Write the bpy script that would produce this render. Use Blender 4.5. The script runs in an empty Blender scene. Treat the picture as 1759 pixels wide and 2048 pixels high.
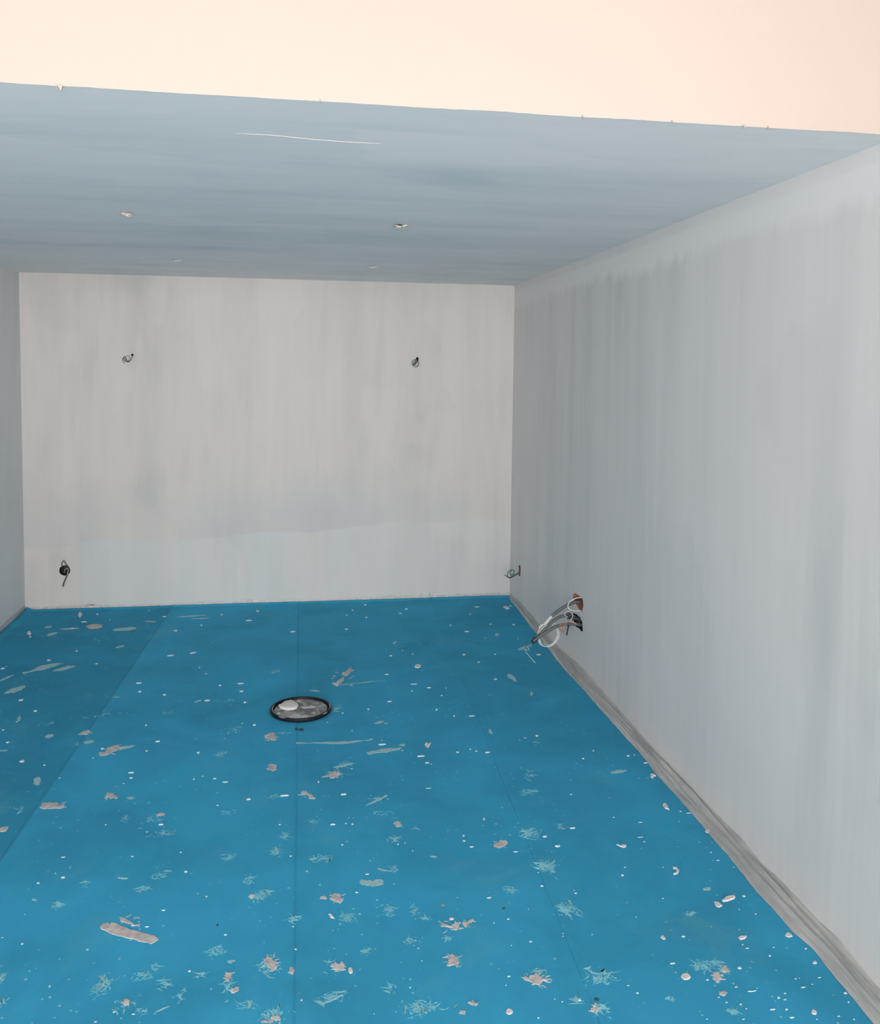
import bpy, bmesh, math, random
from mathutils import Vector, Matrix, noise

C = bpy.context.scene.collection
S = bpy.context.scene

# ------------------------------------------------------------------ camera
cam_d = bpy.data.cameras.new('camera')
cam = bpy.data.objects.new('camera', cam_d)
C.objects.link(cam)
S.camera = cam
right = Vector((0.987318698852161, -0.15835970258950258, 0.01113514672738825))
fwd = Vector((0.1587460436451921, 0.9853956118274458, -0.06160504701899406))
up = Vector((-0.0012167677982829039, 0.062591475353901, 0.9980384895830157))
m = Matrix((right, up, -fwd)).transposed().to_4x4()
m.translation = Vector((1.9939, -6.8486, 1.8179))
cam.matrix_world = m
cam_d.sensor_fit = 'HORIZONTAL'
cam_d.sensor_width = 36.0
cam_d.lens = 36.0 * 1765.8865 / 1759.0
cam_d.shift_y = -(1024 - 851.4447) / 1759.0
cam_d.clip_start = 0.05

# ------------------------------------------------------------------ view, world, lights
S.view_settings.view_transform = 'Standard'
S.view_settings.look = 'None'
S.view_settings.gamma = 1.0
S.view_settings.use_curve_mapping = False
S.view_settings.exposure = 0.0

world = bpy.data.worlds.new('world')
S.world = world
world.use_nodes = True
bg = world.node_tree.nodes['Background']
bg.inputs['Color'].default_value = (1.0, 0.965, 0.93, 1)
bg.inputs['Strength'].default_value = 4.35

def area(name, loc, target, sx, sy, energy, col):
    d = bpy.data.lights.new(name, 'AREA')
    d.shape = 'RECTANGLE'
    d.size, d.size_y = sx, sy
    d.energy = energy
    d.color = col
    o = bpy.data.objects.new(name, d)
    C.objects.link(o)
    o.location = loc
    o.rotation_euler = (Vector(target) - Vector(loc)).to_track_quat('-Z', 'Y').to_euler()
    return o

area('open_front_daylight', (1.84, -15.5, 1.5), (1.84, 0, 1.3), 7.0, 3.0, 800, (1.0, 0.94, 0.88))

# ------------------------------------------------------------------ data measured in metres (x right, y into the room, z up)
W, H = 3.682, 2.5
YF = -4.5354          # plane of the plastered front face above the opening
YN, ZT = -8.2, 4.4    # the taller front space the picture is taken from
SMEARS = [
('t', [(0.296,-0.415),(0.296,-0.429),(0.293,-0.444),(0.28,-0.447),(0.269,-0.446),(0.255,-0.443),(0.25,-0.427),(0.254,-0.41),(0.267,-0.403),(0.279,-0.4),(0.292,-0.4)]),
('t', [(0.882,-0.533),(0.874,-0.551),(0.852,-0.571),(0.8,-0.575),(0.75,-0.571),(0.728,-0.553),(0.728,-0.534),(0.744,-0.516),(0.786,-0.504),(0.843,-0.495),(0.881,-0.512)]),
('t', [(0.374,-0.579),(0.368,-0.597),(0.362,-0.613),(0.349,-0.633),(0.331,-0.638),(0.318,-0.632),(0.319,-0.615),(0.317,-0.597),(0.332,-0.579),(0.351,-0.564),(0.367,-0.566)]),
('t', [(0.487,-0.477),(0.497,-0.488),(0.459,-0.497),(0.428,-0.505),(0.397,-0.504),(0.383,-0.496),(0.366,-0.488),(0.381,-0.474),(0.419,-0.467),(0.457,-0.46),(0.479,-0.468)]),
('t', [(0.878,-0.926),(0.874,-0.942),(0.866,-0.954),(0.856,-0.963),(0.841,-0.975),(0.831,-0.967),(0.825,-0.953),(0.834,-0.935),(0.846,-0.923),(0.858,-0.915),(0.873,-0.911)]),
('t', [(0.655,-1.293),(0.658,-1.314),(0.633,-1.347),(0.601,-1.373),(0.578,-1.376),(0.553,-1.387),(0.553,-1.367),(0.56,-1.345),(0.586,-1.321),(0.616,-1.286),(0.634,-1.293)]),
('t', [(0.472,-1.629),(0.463,-1.659),(0.461,-1.688),(0.437,-1.721),(0.416,-1.716),(0.387,-1.734),(0.385,-1.708),(0.393,-1.678),(0.408,-1.645),(0.434,-1.625),(0.46,-1.612)]),
('t', [(0.338,-1.419),(0.347,-1.415),(0.332,-1.454),(0.321,-1.481),(0.307,-1.514),(0.297,-1.522),(0.295,-1.513),(0.296,-1.494),(0.311,-1.459),(0.324,-1.43),(0.333,-1.42)]),
('t', [(0.588,-2.122),(0.589,-2.139),(0.585,-2.142),(0.581,-2.152),(0.573,-2.137),(0.568,-2.112),(0.563,-2.091),(0.565,-2.078),(0.568,-2.068),(0.576,-2.087),(0.581,-2.102)]),
('t', [(0.806,-2.348),(0.809,-2.362),(0.801,-2.372),(0.795,-2.383),(0.784,-2.385),(0.777,-2.374),(0.769,-2.364),(0.771,-2.348),(0.779,-2.338),(0.789,-2.337),(0.8,-2.333)]),
('t', [(1.014,-2.446),(1.021,-2.459),(1.008,-2.47),(0.998,-2.475),(0.987,-2.48),(0.979,-2.472),(0.971,-2.462),(0.978,-2.449),(0.986,-2.439),(0.997,-2.437),(1.008,-2.436)]),
('t', [(1.33,-0.25),(1.311,-0.263),(1.264,-0.276),(1.211,-0.284),(1.16,-0.288),(1.131,-0.284),(1.12,-0.275),(1.163,-0.262),(1.208,-0.252),(1.26,-0.244),(1.294,-0.247)]),
('t', [(1.355,-0.338),(1.348,-0.344),(1.331,-0.35),(1.295,-0.351),(1.267,-0.347),(1.235,-0.343),(1.232,-0.335),(1.257,-0.328),(1.293,-0.326),(1.331,-0.325),(1.364,-0.33)]),
('t', [(0.996,-0.381),(0.992,-0.39),(0.976,-0.393),(0.953,-0.386),(0.938,-0.377),(0.914,-0.367),(0.912,-0.355),(0.93,-0.352),(0.947,-0.351),(0.967,-0.362),(0.983,-0.37)]),
('t', [(0.64,-2.503),(0.636,-2.507),(0.631,-2.51),(0.621,-2.51),(0.613,-2.509),(0.603,-2.507),(0.6,-2.502),(0.609,-2.499),(0.616,-2.496),(0.625,-2.498),(0.636,-2.498)]),
('t', [(3.368,-0.993),(3.361,-1.011),(3.353,-1.017),(3.345,-1.024),(3.336,-1.02),(3.341,-0.998),(3.341,-0.979),(3.35,-0.965),(3.36,-0.954),(3.365,-0.966),(3.373,-0.972)]),
('t', [(2.115,-1.914),(2.118,-1.923),(2.101,-1.919),(2.086,-1.918),(2.075,-1.909),(2.058,-1.9),(2.063,-1.894),(2.074,-1.893),(2.086,-1.891),(2.102,-1.9),(2.114,-1.908)]),
('t', [(2.504,-1.786),(2.474,-1.796),(2.4,-1.811),(2.305,-1.827),(2.238,-1.836),(2.2,-1.839),(2.195,-1.836),(2.249,-1.825),(2.309,-1.813),(2.39,-1.799),(2.459,-1.79)]),
('t', [(2.649,-1.055),(2.646,-1.069),(2.641,-1.083),(2.634,-1.097),(2.625,-1.109),(2.618,-1.107),(2.617,-1.095),(2.624,-1.076),(2.631,-1.061),(2.639,-1.054),(2.645,-1.052)]),
('t', [(3.303,-2.119),(3.295,-2.134),(3.287,-2.15),(3.282,-2.152),(3.285,-2.134),(3.287,-2.119),(3.293,-2.098),(3.3,-2.088),(3.308,-2.073),(3.306,-2.09),(3.306,-2.101)]),
('t', [(2.434,-2.391),(2.43,-2.399),(2.423,-2.408),(2.409,-2.415),(2.396,-2.417),(2.384,-2.415),(2.386,-2.405),(2.396,-2.395),(2.409,-2.384),(2.424,-2.381),(2.435,-2.383)]),
('t', [(2.454,-2.42),(2.452,-2.424),(2.447,-2.427),(2.442,-2.427),(2.437,-2.424),(2.434,-2.42),(2.432,-2.414),(2.438,-2.412),(2.443,-2.411),(2.448,-2.413),(2.454,-2.415)]),
('t', [(2.963,-2.588),(2.962,-2.604),(2.96,-2.62),(2.955,-2.626),(2.951,-2.621),(2.947,-2.613),(2.946,-2.595),(2.951,-2.581),(2.954,-2.561),(2.959,-2.564),(2.963,-2.572)]),
('t', [(2.216,-2.176),(2.214,-2.187),(2.206,-2.197),(2.198,-2.203),(2.191,-2.205),(2.186,-2.204),(2.183,-2.198),(2.189,-2.188),(2.195,-2.177),(2.204,-2.172),(2.209,-2.176)]),
('t', [(1.473,-1.973),(1.476,-1.978),(1.464,-1.987),(1.456,-1.995),(1.444,-2.001),(1.438,-1.998),(1.442,-1.988),(1.446,-1.981),(1.453,-1.975),(1.462,-1.968),(1.472,-1.965)]),
('t', [(3.535,-1.242),(3.512,-1.273),(3.491,-1.3),(3.458,-1.333),(3.438,-1.335),(3.423,-1.336),(3.414,-1.328),(3.439,-1.296),(3.469,-1.267),(3.494,-1.254),(3.526,-1.233)]),
('t', [(1.315,-3.069),(1.31,-3.073),(1.307,-3.078),(1.298,-3.078),(1.289,-3.073),(1.286,-3.067),(1.281,-3.061),(1.285,-3.056),(1.295,-3.057),(1.304,-3.056),(1.31,-3.062)]),
('t', [(1.401,-3.681),(1.395,-3.682),(1.389,-3.682),(1.379,-3.681),(1.369,-3.677),(1.365,-3.673),(1.361,-3.668),(1.367,-3.667),(1.378,-3.67),(1.387,-3.672),(1.399,-3.676)]),
('t', [(1.807,-4.182),(1.802,-4.186),(1.798,-4.188),(1.794,-4.193),(1.787,-4.191),(1.784,-4.187),(1.781,-4.183),(1.785,-4.179),(1.791,-4.177),(1.797,-4.178),(1.802,-4.178)]),
('t', [(1.514,-4.355),(1.513,-4.361),(1.513,-4.366),(1.512,-4.368),(1.511,-4.364),(1.51,-4.356),(1.509,-4.349),(1.509,-4.344),(1.509,-4.337),(1.511,-4.34),(1.512,-4.346)]),
('t', [(1.632,-4.354),(1.636,-4.355),(1.624,-4.361),(1.615,-4.366),(1.605,-4.37),(1.597,-4.373),(1.601,-4.369),(1.605,-4.365),(1.613,-4.361),(1.623,-4.356),(1.632,-4.353)]),
('t', [(1.12,-3.772),(1.118,-3.774),(1.114,-3.774),(1.109,-3.773),(1.102,-3.77),(1.101,-3.766),(1.101,-3.763),(1.102,-3.761),(1.106,-3.76),(1.112,-3.763),(1.117,-3.767)]),
('t', [(2.127,-4.375),(2.126,-4.378),(2.111,-4.387),(2.095,-4.395),(2.082,-4.401),(2.07,-4.405),(2.068,-4.404),(2.081,-4.395),(2.093,-4.388),(2.11,-4.379),(2.12,-4.376)]),
('t', [(2.372,-3.192),(2.375,-3.194),(2.349,-3.217),(2.321,-3.238),(2.296,-3.256),(2.275,-3.268),(2.282,-3.258),(2.296,-3.244),(2.319,-3.224),(2.343,-3.207),(2.371,-3.187)]),
('t', [(2.334,-3.768),(2.322,-3.764),(2.311,-3.76),(2.297,-3.754),(2.288,-3.746),(2.282,-3.741),(2.282,-3.739),(2.284,-3.737),(2.3,-3.745),(2.312,-3.752),(2.328,-3.762)]),
('t', [(2.133,-2.972),(2.133,-2.978),(2.123,-2.982),(2.114,-2.985),(2.106,-2.983),(2.098,-2.981),(2.103,-2.976),(2.107,-2.972),(2.114,-2.969),(2.124,-2.965),(2.13,-2.968)]),
('t', [(2.248,-2.861),(2.246,-2.867),(2.22,-2.878),(2.199,-2.888),(2.181,-2.89),(2.155,-2.895),(2.156,-2.889),(2.175,-2.878),(2.198,-2.868),(2.228,-2.856),(2.245,-2.856)]),
('t', [(2.51,-3.695),(2.506,-3.697),(2.5,-3.696),(2.494,-3.694),(2.488,-3.691),(2.483,-3.686),(2.487,-3.684),(2.491,-3.683),(2.496,-3.683),(2.503,-3.686),(2.509,-3.691)]),
('t', [(3.431,-4.032),(3.43,-4.038),(3.422,-4.041),(3.413,-4.039),(3.407,-4.038),(3.405,-4.034),(3.403,-4.029),(3.411,-4.025),(3.421,-4.021),(3.431,-4.022),(3.437,-4.026)]),
('t', [(3.485,-3.102),(3.47,-3.112),(3.449,-3.12),(3.424,-3.127),(3.408,-3.123),(3.396,-3.119),(3.402,-3.11),(3.417,-3.103),(3.434,-3.093),(3.457,-3.093),(3.465,-3.099)]),
('p', [(0.632,-0.446),(0.641,-0.479),(0.626,-0.512),(0.588,-0.507),(0.556,-0.496),(0.546,-0.464),(0.532,-0.438),(0.535,-0.407),(0.562,-0.394),(0.594,-0.395),(0.619,-0.417)]),
('p', [(0.979,-2.337),(0.973,-2.348),(0.974,-2.365),(0.956,-2.368),(0.944,-2.359),(0.922,-2.36),(0.925,-2.344),(0.934,-2.333),(0.941,-2.318),(0.96,-2.316),(0.972,-2.326)]),
('p', [(1.885,-2.515),(1.893,-2.548),(1.877,-2.564),(1.86,-2.543),(1.85,-2.534),(1.836,-2.521),(1.832,-2.494),(1.845,-2.479),(1.856,-2.462),(1.874,-2.463),(1.879,-2.495)]),
('p', [(1.89,-2.879),(1.885,-2.893),(1.875,-2.886),(1.869,-2.872),(1.865,-2.858),(1.861,-2.841),(1.867,-2.833),(1.873,-2.829),(1.882,-2.821),(1.888,-2.842),(1.89,-2.861)]),
('p', [(0.87,-3.253),(0.87,-3.262),(0.869,-3.273),(0.86,-3.282),(0.848,-3.279),(0.845,-3.268),(0.843,-3.261),(0.84,-3.253),(0.844,-3.243),(0.855,-3.244),(0.867,-3.241)]),
('p', [(1.243,-3.054),(1.244,-3.065),(1.226,-3.056),(1.215,-3.062),(1.196,-3.046),(1.193,-3.031),(1.194,-3.023),(1.192,-3.01),(1.209,-3.012),(1.225,-3.032),(1.239,-3.043)]),
('p', [(1.463,-3.227),(1.457,-3.234),(1.453,-3.239),(1.445,-3.238),(1.433,-3.243),(1.432,-3.231),(1.432,-3.224),(1.435,-3.218),(1.441,-3.216),(1.449,-3.212),(1.455,-3.22)]),
('p', [(1.897,-2.886),(1.887,-2.887),(1.878,-2.88),(1.868,-2.877),(1.866,-2.855),(1.86,-2.835),(1.87,-2.834),(1.874,-2.823),(1.881,-2.834),(1.886,-2.846),(1.895,-2.862)]),
('p', [(1.847,-3.853),(1.845,-3.86),(1.842,-3.862),(1.838,-3.863),(1.835,-3.862),(1.834,-3.854),(1.831,-3.846),(1.832,-3.837),(1.837,-3.838),(1.841,-3.837),(1.845,-3.844)]),
('p', [(1.802,-4.258),(1.797,-4.264),(1.794,-4.275),(1.788,-4.272),(1.783,-4.263),(1.782,-4.253),(1.781,-4.241),(1.785,-4.232),(1.792,-4.235),(1.797,-4.24),(1.801,-4.247)]),
('p', [(1.824,-4.311),(1.825,-4.318),(1.819,-4.322),(1.815,-4.325),(1.809,-4.327),(1.804,-4.323),(1.801,-4.317),(1.803,-4.309),(1.81,-4.308),(1.815,-4.302),(1.823,-4.302)]),
('p', [(1.984,-4.254),(1.983,-4.262),(1.979,-4.263),(1.977,-4.268),(1.972,-4.266),(1.97,-4.257),(1.972,-4.249),(1.975,-4.245),(1.976,-4.237),(1.98,-4.239),(1.984,-4.244)]),
('p', [(1.519,-4.324),(1.517,-4.334),(1.513,-4.332),(1.51,-4.332),(1.507,-4.33),(1.505,-4.322),(1.504,-4.31),(1.508,-4.308),(1.51,-4.303),(1.513,-4.307),(1.518,-4.311)]),
('p', [(2.18,-2.945),(2.182,-2.961),(2.171,-2.979),(2.159,-2.988),(2.144,-3.002),(2.136,-2.992),(2.132,-2.978),(2.133,-2.955),(2.15,-2.938),(2.164,-2.933),(2.174,-2.936)]),
('p', [(2.403,-3.428),(2.4,-3.44),(2.398,-3.452),(2.393,-3.455),(2.387,-3.456),(2.38,-3.45),(2.378,-3.432),(2.382,-3.416),(2.39,-3.415),(2.395,-3.414),(2.399,-3.42)]),
('p', [(2.094,-3.896),(2.094,-3.902),(2.087,-3.901),(2.08,-3.898),(2.075,-3.894),(2.075,-3.889),(2.072,-3.884),(2.077,-3.882),(2.082,-3.884),(2.09,-3.884),(2.092,-3.891)]),
('p', [(2.507,-4.471),(2.503,-4.474),(2.495,-4.472),(2.488,-4.472),(2.484,-4.467),(2.478,-4.463),(2.479,-4.459),(2.484,-4.456),(2.492,-4.46),(2.499,-4.462),(2.503,-4.466)]),
('p', [(2.465,-4.496),(2.462,-4.499),(2.459,-4.502),(2.454,-4.504),(2.451,-4.5),(2.451,-4.495),(2.45,-4.492),(2.452,-4.486),(2.457,-4.489),(2.46,-4.49),(2.466,-4.491)]),
('p', [(1.948,-4.449),(1.949,-4.453),(1.94,-4.452),(1.931,-4.451),(1.922,-4.444),(1.92,-4.439),(1.922,-4.437),(1.924,-4.434),(1.933,-4.436),(1.944,-4.439),(1.948,-4.445)]),
('p', [(1.927,-4.457),(1.92,-4.458),(1.917,-4.459),(1.91,-4.458),(1.905,-4.456),(1.895,-4.454),(1.894,-4.45),(1.9,-4.448),(1.909,-4.448),(1.915,-4.452),(1.924,-4.453)]),
('p', [(3.294,-4.435),(3.288,-4.443),(3.28,-4.45),(3.275,-4.448),(3.27,-4.444),(3.271,-4.436),(3.275,-4.427),(3.282,-4.424),(3.29,-4.418),(3.295,-4.421),(3.292,-4.429)]),
('p', [(3.254,-4.46),(3.251,-4.472),(3.241,-4.48),(3.232,-4.488),(3.23,-4.476),(3.225,-4.471),(3.232,-4.459),(3.237,-4.447),(3.246,-4.442),(3.253,-4.441),(3.258,-4.447)]),
('p', [(3.232,-4.539),(3.227,-4.543),(3.222,-4.542),(3.219,-4.541),(3.216,-4.537),(3.214,-4.53),(3.222,-4.526),(3.227,-4.525),(3.232,-4.524),(3.239,-4.524),(3.234,-4.533)]),
('p', [(2.843,-4.541),(2.839,-4.547),(2.833,-4.553),(2.828,-4.548),(2.822,-4.548),(2.818,-4.542),(2.821,-4.533),(2.829,-4.529),(2.837,-4.52),(2.84,-4.53),(2.842,-4.535)]),
('t', [(0.378,-1.377),(0.462,-1.259),(0.506,-1.239),(0.58,-1.239),(0.522,-1.304),(0.487,-1.352),(0.399,-1.415)]),
('p', [(1.075,-2.593),(1.098,-2.558),(1.118,-2.522),(1.149,-2.517),(1.168,-2.539),(1.152,-2.575),(1.12,-2.608),(1.086,-2.628)]),
('t', [(1.143,-2.53),(1.182,-2.527),(1.225,-2.527),(1.206,-2.55),(1.16,-2.574)]),
('p', [(2.191,-1.798),(2.232,-1.747),(2.259,-1.617),(2.32,-1.533),(2.293,-1.637),(2.259,-1.707),(2.24,-1.805),(2.204,-1.834)]),
('t', [(3.239,-1.773),(3.26,-1.784),(3.268,-1.836),(3.269,-1.914),(3.245,-1.906),(3.234,-1.846)]),
('t', [(1.987,-2.594),(2.094,-2.606),(2.16,-2.611),(2.26,-2.61),(2.357,-2.597),(2.361,-2.608),(2.258,-2.634),(2.159,-2.635),(1.987,-2.614)]),
('t', [(2.316,-2.751),(2.366,-2.738),(2.417,-2.72),(2.442,-2.72),(2.491,-2.719),(2.48,-2.744),(2.412,-2.769),(2.33,-2.781)]),
('t', [(2.477,-2.695),(2.504,-2.679),(2.51,-2.69),(2.497,-2.708)]),
('t', [(0.858,-2.877),(0.848,-2.827),(0.854,-2.812),(0.867,-2.813),(0.888,-2.886),(0.874,-2.891)]),
('p', [(0.945,-3.101),(0.944,-3.065),(0.982,-3.067),(1.014,-3.075),(1.013,-3.096),(1.04,-3.086),(1.041,-3.115),(1.026,-3.123),(0.965,-3.118)]),
('p', [(1.414,-3.908),(1.438,-3.92),(1.457,-3.937),(1.489,-3.955),(1.487,-3.97),(1.461,-3.96),(1.439,-3.94),(1.419,-3.922)]),
('p', [(1.361,-3.95),(1.366,-3.935),(1.383,-3.931),(1.389,-3.945),(1.394,-3.932),(1.412,-3.939),(1.423,-3.954),(1.446,-3.966),(1.476,-3.984),(1.5,-4.001),(1.528,-4.015),(1.555,-4.033),(1.559,-4.045),(1.539,-4.063),(1.51,-4.049),(1.484,-4.033),(1.456,-4.022),(1.428,-4.007),(1.403,-3.991),(1.385,-3.975),(1.37,-3.966)]),
('p', [(1.892,-4.186),(1.902,-4.177),(1.918,-4.192),(1.941,-4.209),(1.931,-4.223),(1.922,-4.247),(1.908,-4.231),(1.9,-4.211)]),
('p', [(2.012,-3.106),(2.028,-3.109),(2.046,-3.134),(2.071,-3.168),(2.067,-3.178),(2.039,-3.168),(2.017,-3.13)]),
('p', [(2.736,-3.655),(2.751,-3.632),(2.786,-3.615),(2.797,-3.626),(2.786,-3.643),(2.748,-3.662)]),
('t', [(2.211,-3.819),(2.218,-3.802),(2.248,-3.808),(2.256,-3.818),(2.269,-3.806),(2.29,-3.809),(2.298,-3.824),(2.294,-3.841),(2.269,-3.846),(2.239,-3.842),(2.219,-3.834)]),
('p', [(2.103,-3.901),(2.112,-3.882),(2.121,-3.871),(2.142,-3.881),(2.149,-3.917),(2.139,-3.935),(2.125,-3.924),(2.111,-3.912)]),
('p', [(2.456,-4.106),(2.465,-4.085),(2.477,-4.096),(2.492,-4.107),(2.508,-4.082),(2.526,-4.094),(2.516,-4.119),(2.502,-4.131),(2.491,-4.116),(2.472,-4.109)]),
('p', [(2.535,-4.091),(2.571,-4.082),(2.571,-4.091),(2.548,-4.099),(2.54,-4.123),(2.535,-4.118)]),
('p', [(2.443,-4.297),(2.456,-4.267),(2.472,-4.241),(2.477,-4.254),(2.483,-4.267),(2.486,-4.287),(2.471,-4.293),(2.451,-4.298)]),
('p', [(2.096,-4.239),(2.109,-4.235),(2.125,-4.241),(2.13,-4.228),(2.136,-4.264),(2.139,-4.272),(2.118,-4.268),(2.103,-4.259)]),
('p', [(2.663,-4.379),(2.681,-4.39),(2.704,-4.365),(2.711,-4.378),(2.723,-4.391),(2.735,-4.415),(2.72,-4.403),(2.701,-4.425),(2.69,-4.416),(2.678,-4.402)]),
('d', [(2.0,-2.436),(1.998,-2.445),(1.994,-2.454),(1.987,-2.454),(1.982,-2.447),(1.98,-2.438),(1.979,-2.429),(1.981,-2.42),(1.987,-2.418),(1.993,-2.421),(1.997,-2.428)]),
('d', [(2.026,-2.446),(2.023,-2.455),(2.018,-2.461),(2.011,-2.459),(2.005,-2.455),(1.998,-2.448),(2.001,-2.438),(2.001,-2.426),(2.01,-2.421),(2.019,-2.426),(2.027,-2.434)]),
('d', [(2.859,-4.505),(2.855,-4.508),(2.852,-4.513),(2.846,-4.511),(2.843,-4.508),(2.841,-4.505),(2.842,-4.5),(2.847,-4.497),(2.852,-4.495),(2.856,-4.497),(2.857,-4.501)]),
('d', [(1.742,-3.996),(1.74,-3.999),(1.74,-4.003),(1.737,-4.002),(1.734,-4.001),(1.733,-3.997),(1.733,-3.993),(1.734,-3.991),(1.735,-3.988),(1.738,-3.99),(1.74,-3.993)]),
('d', [(2.689,-4.039),(2.688,-4.043),(2.684,-4.043),(2.681,-4.044),(2.677,-4.043),(2.678,-4.039),(2.678,-4.036),(2.68,-4.032),(2.684,-4.033),(2.686,-4.033),(2.689,-4.035)])]
CLUSTERS = [(0.69,-0.741,0.05,0.099,14),(0.989,-2.125,0.052,0.036,20),(1.685,-2.394,0.03,0.054,26),(1.017,-1.874,0.042,0.039,14),(1.332,-2.124,0.036,0.024,12),(0.737,-2.193,0.026,0.018,10),(1.868,-1.552,0.03,0.046,14),(1.641,-2.669,0.023,0.029,14),(1.602,-1.989,0.06,0.021,14),(0.945,-2.48,0.02,0.041,10),(1.864,-1.552,0.035,0.04,14),(1.932,-2.474,0.026,0.021,16),(2.204,-2.179,0.031,0.049,18),(3.147,-2.755,0.021,0.039,12),(2.213,-2.874,0.042,0.053,28),(1.415,-3.257,0.037,0.042,22),(1.472,-3.378,0.04,0.026,34),(1.31,-3.24,0.013,0.021,10),(1.634,-2.68,0.023,0.029,14),(1.891,-3.136,0.036,0.014,20),(1.709,-3.242,0.031,0.021,14),(1.943,-3.463,0.016,0.017,14),(1.744,-3.584,0.032,0.024,16),(1.91,-3.575,0.015,0.024,14),(1.466,-3.75,0.024,0.021,24),(1.504,-3.677,0.027,0.028,22),(1.824,-3.743,0.021,0.027,22),(1.87,-3.85,0.025,0.033,48),(1.193,-3.806,0.014,0.02,26),(0.857,-3.096,0.024,0.022,10),(1.26,-3.7,0.017,0.027,12),(1.75,-4.121,0.027,0.025,30),(1.911,-4.22,0.033,0.044,60),(1.796,-4.283,0.015,0.042,26),(1.433,-4.238,0.025,0.034,60),(1.534,-4.208,0.031,0.023,34),(1.571,-4.175,0.015,0.02,14),(1.606,-4.259,0.017,0.023,24),(1.512,-4.327,0.027,0.018,22),(1.565,-4.362,0.012,0.009,12),(1.927,-4.428,0.035,0.031,60),(1.126,-4.164,0.01,0.032,20),(1.853,-4.376,0.027,0.021,20),(1.981,-3.998,0.017,0.019,14),(1.71,-4.233,0.016,0.011,10),(1.661,-4.314,0.015,0.026,16),(1.164,-4.262,0.012,0.01,12),(2.162,-2.956,0.053,0.051,24),(2.328,-3.211,0.047,0.03,22),(2.393,-3.434,0.02,0.034,16),(2.342,-3.337,0.048,0.021,14),(2.071,-3.639,0.038,0.026,40),(2.359,-3.546,0.03,0.022,22),(2.063,-3.368,0.031,0.017,12),(1.943,-3.463,0.02,0.026,12),(1.913,-3.57,0.022,0.031,16),(3.022,-3.082,0.042,0.067,16),(2.986,-3.248,0.036,0.023,16),(2.457,-3.476,0.017,0.016,10),(2.891,-3.576,0.037,0.034,46),(2.89,-3.811,0.032,0.035,60),(2.158,-4.014,0.028,0.023,34),(2.296,-3.991,0.026,0.033,34),(2.346,-3.746,0.019,0.022,12),(2.381,-4.008,0.014,0.042,16),(2.409,-4.054,0.017,0.009,14),(2.35,-4.165,0.021,0.016,22),(2.207,-4.191,0.016,0.017,22),(2.469,-4.273,0.023,0.032,20),(2.109,-4.253,0.023,0.036,18),(2.715,-4.382,0.033,0.033,36),(2.094,-4.376,0.031,0.021,26),(2.347,-4.462,0.055,0.031,80),(2.264,-4.365,0.015,0.018,14),(2.735,-3.945,0.018,0.02,12),(2.466,-4.165,0.016,0.01,10),(1.974,-4.006,0.016,0.014,12),(2.892,-3.576,0.037,0.035,50),(3.033,-3.547,0.02,0.023,20),(2.897,-3.812,0.038,0.044,64),(2.731,-3.94,0.021,0.025,18),(2.895,-4.081,0.037,0.041,70),(2.894,-4.416,0.038,0.04,64),(3.224,-4.409,0.031,0.022,44),(3.274,-4.405,0.016,0.023,24),(3.283,-4.434,0.016,0.019,16),(2.85,-4.542,0.026,0.023,40),(2.79,-4.493,0.019,0.012,24),(3.218,-4.605,0.014,0.012,26),(3.296,-4.158,0.017,0.018,14),(2.992,-3.241,0.041,0.031,18),(3.027,-3.082,0.03,0.033,14),(3.065,-4.531,0.013,0.01,10)]
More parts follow.
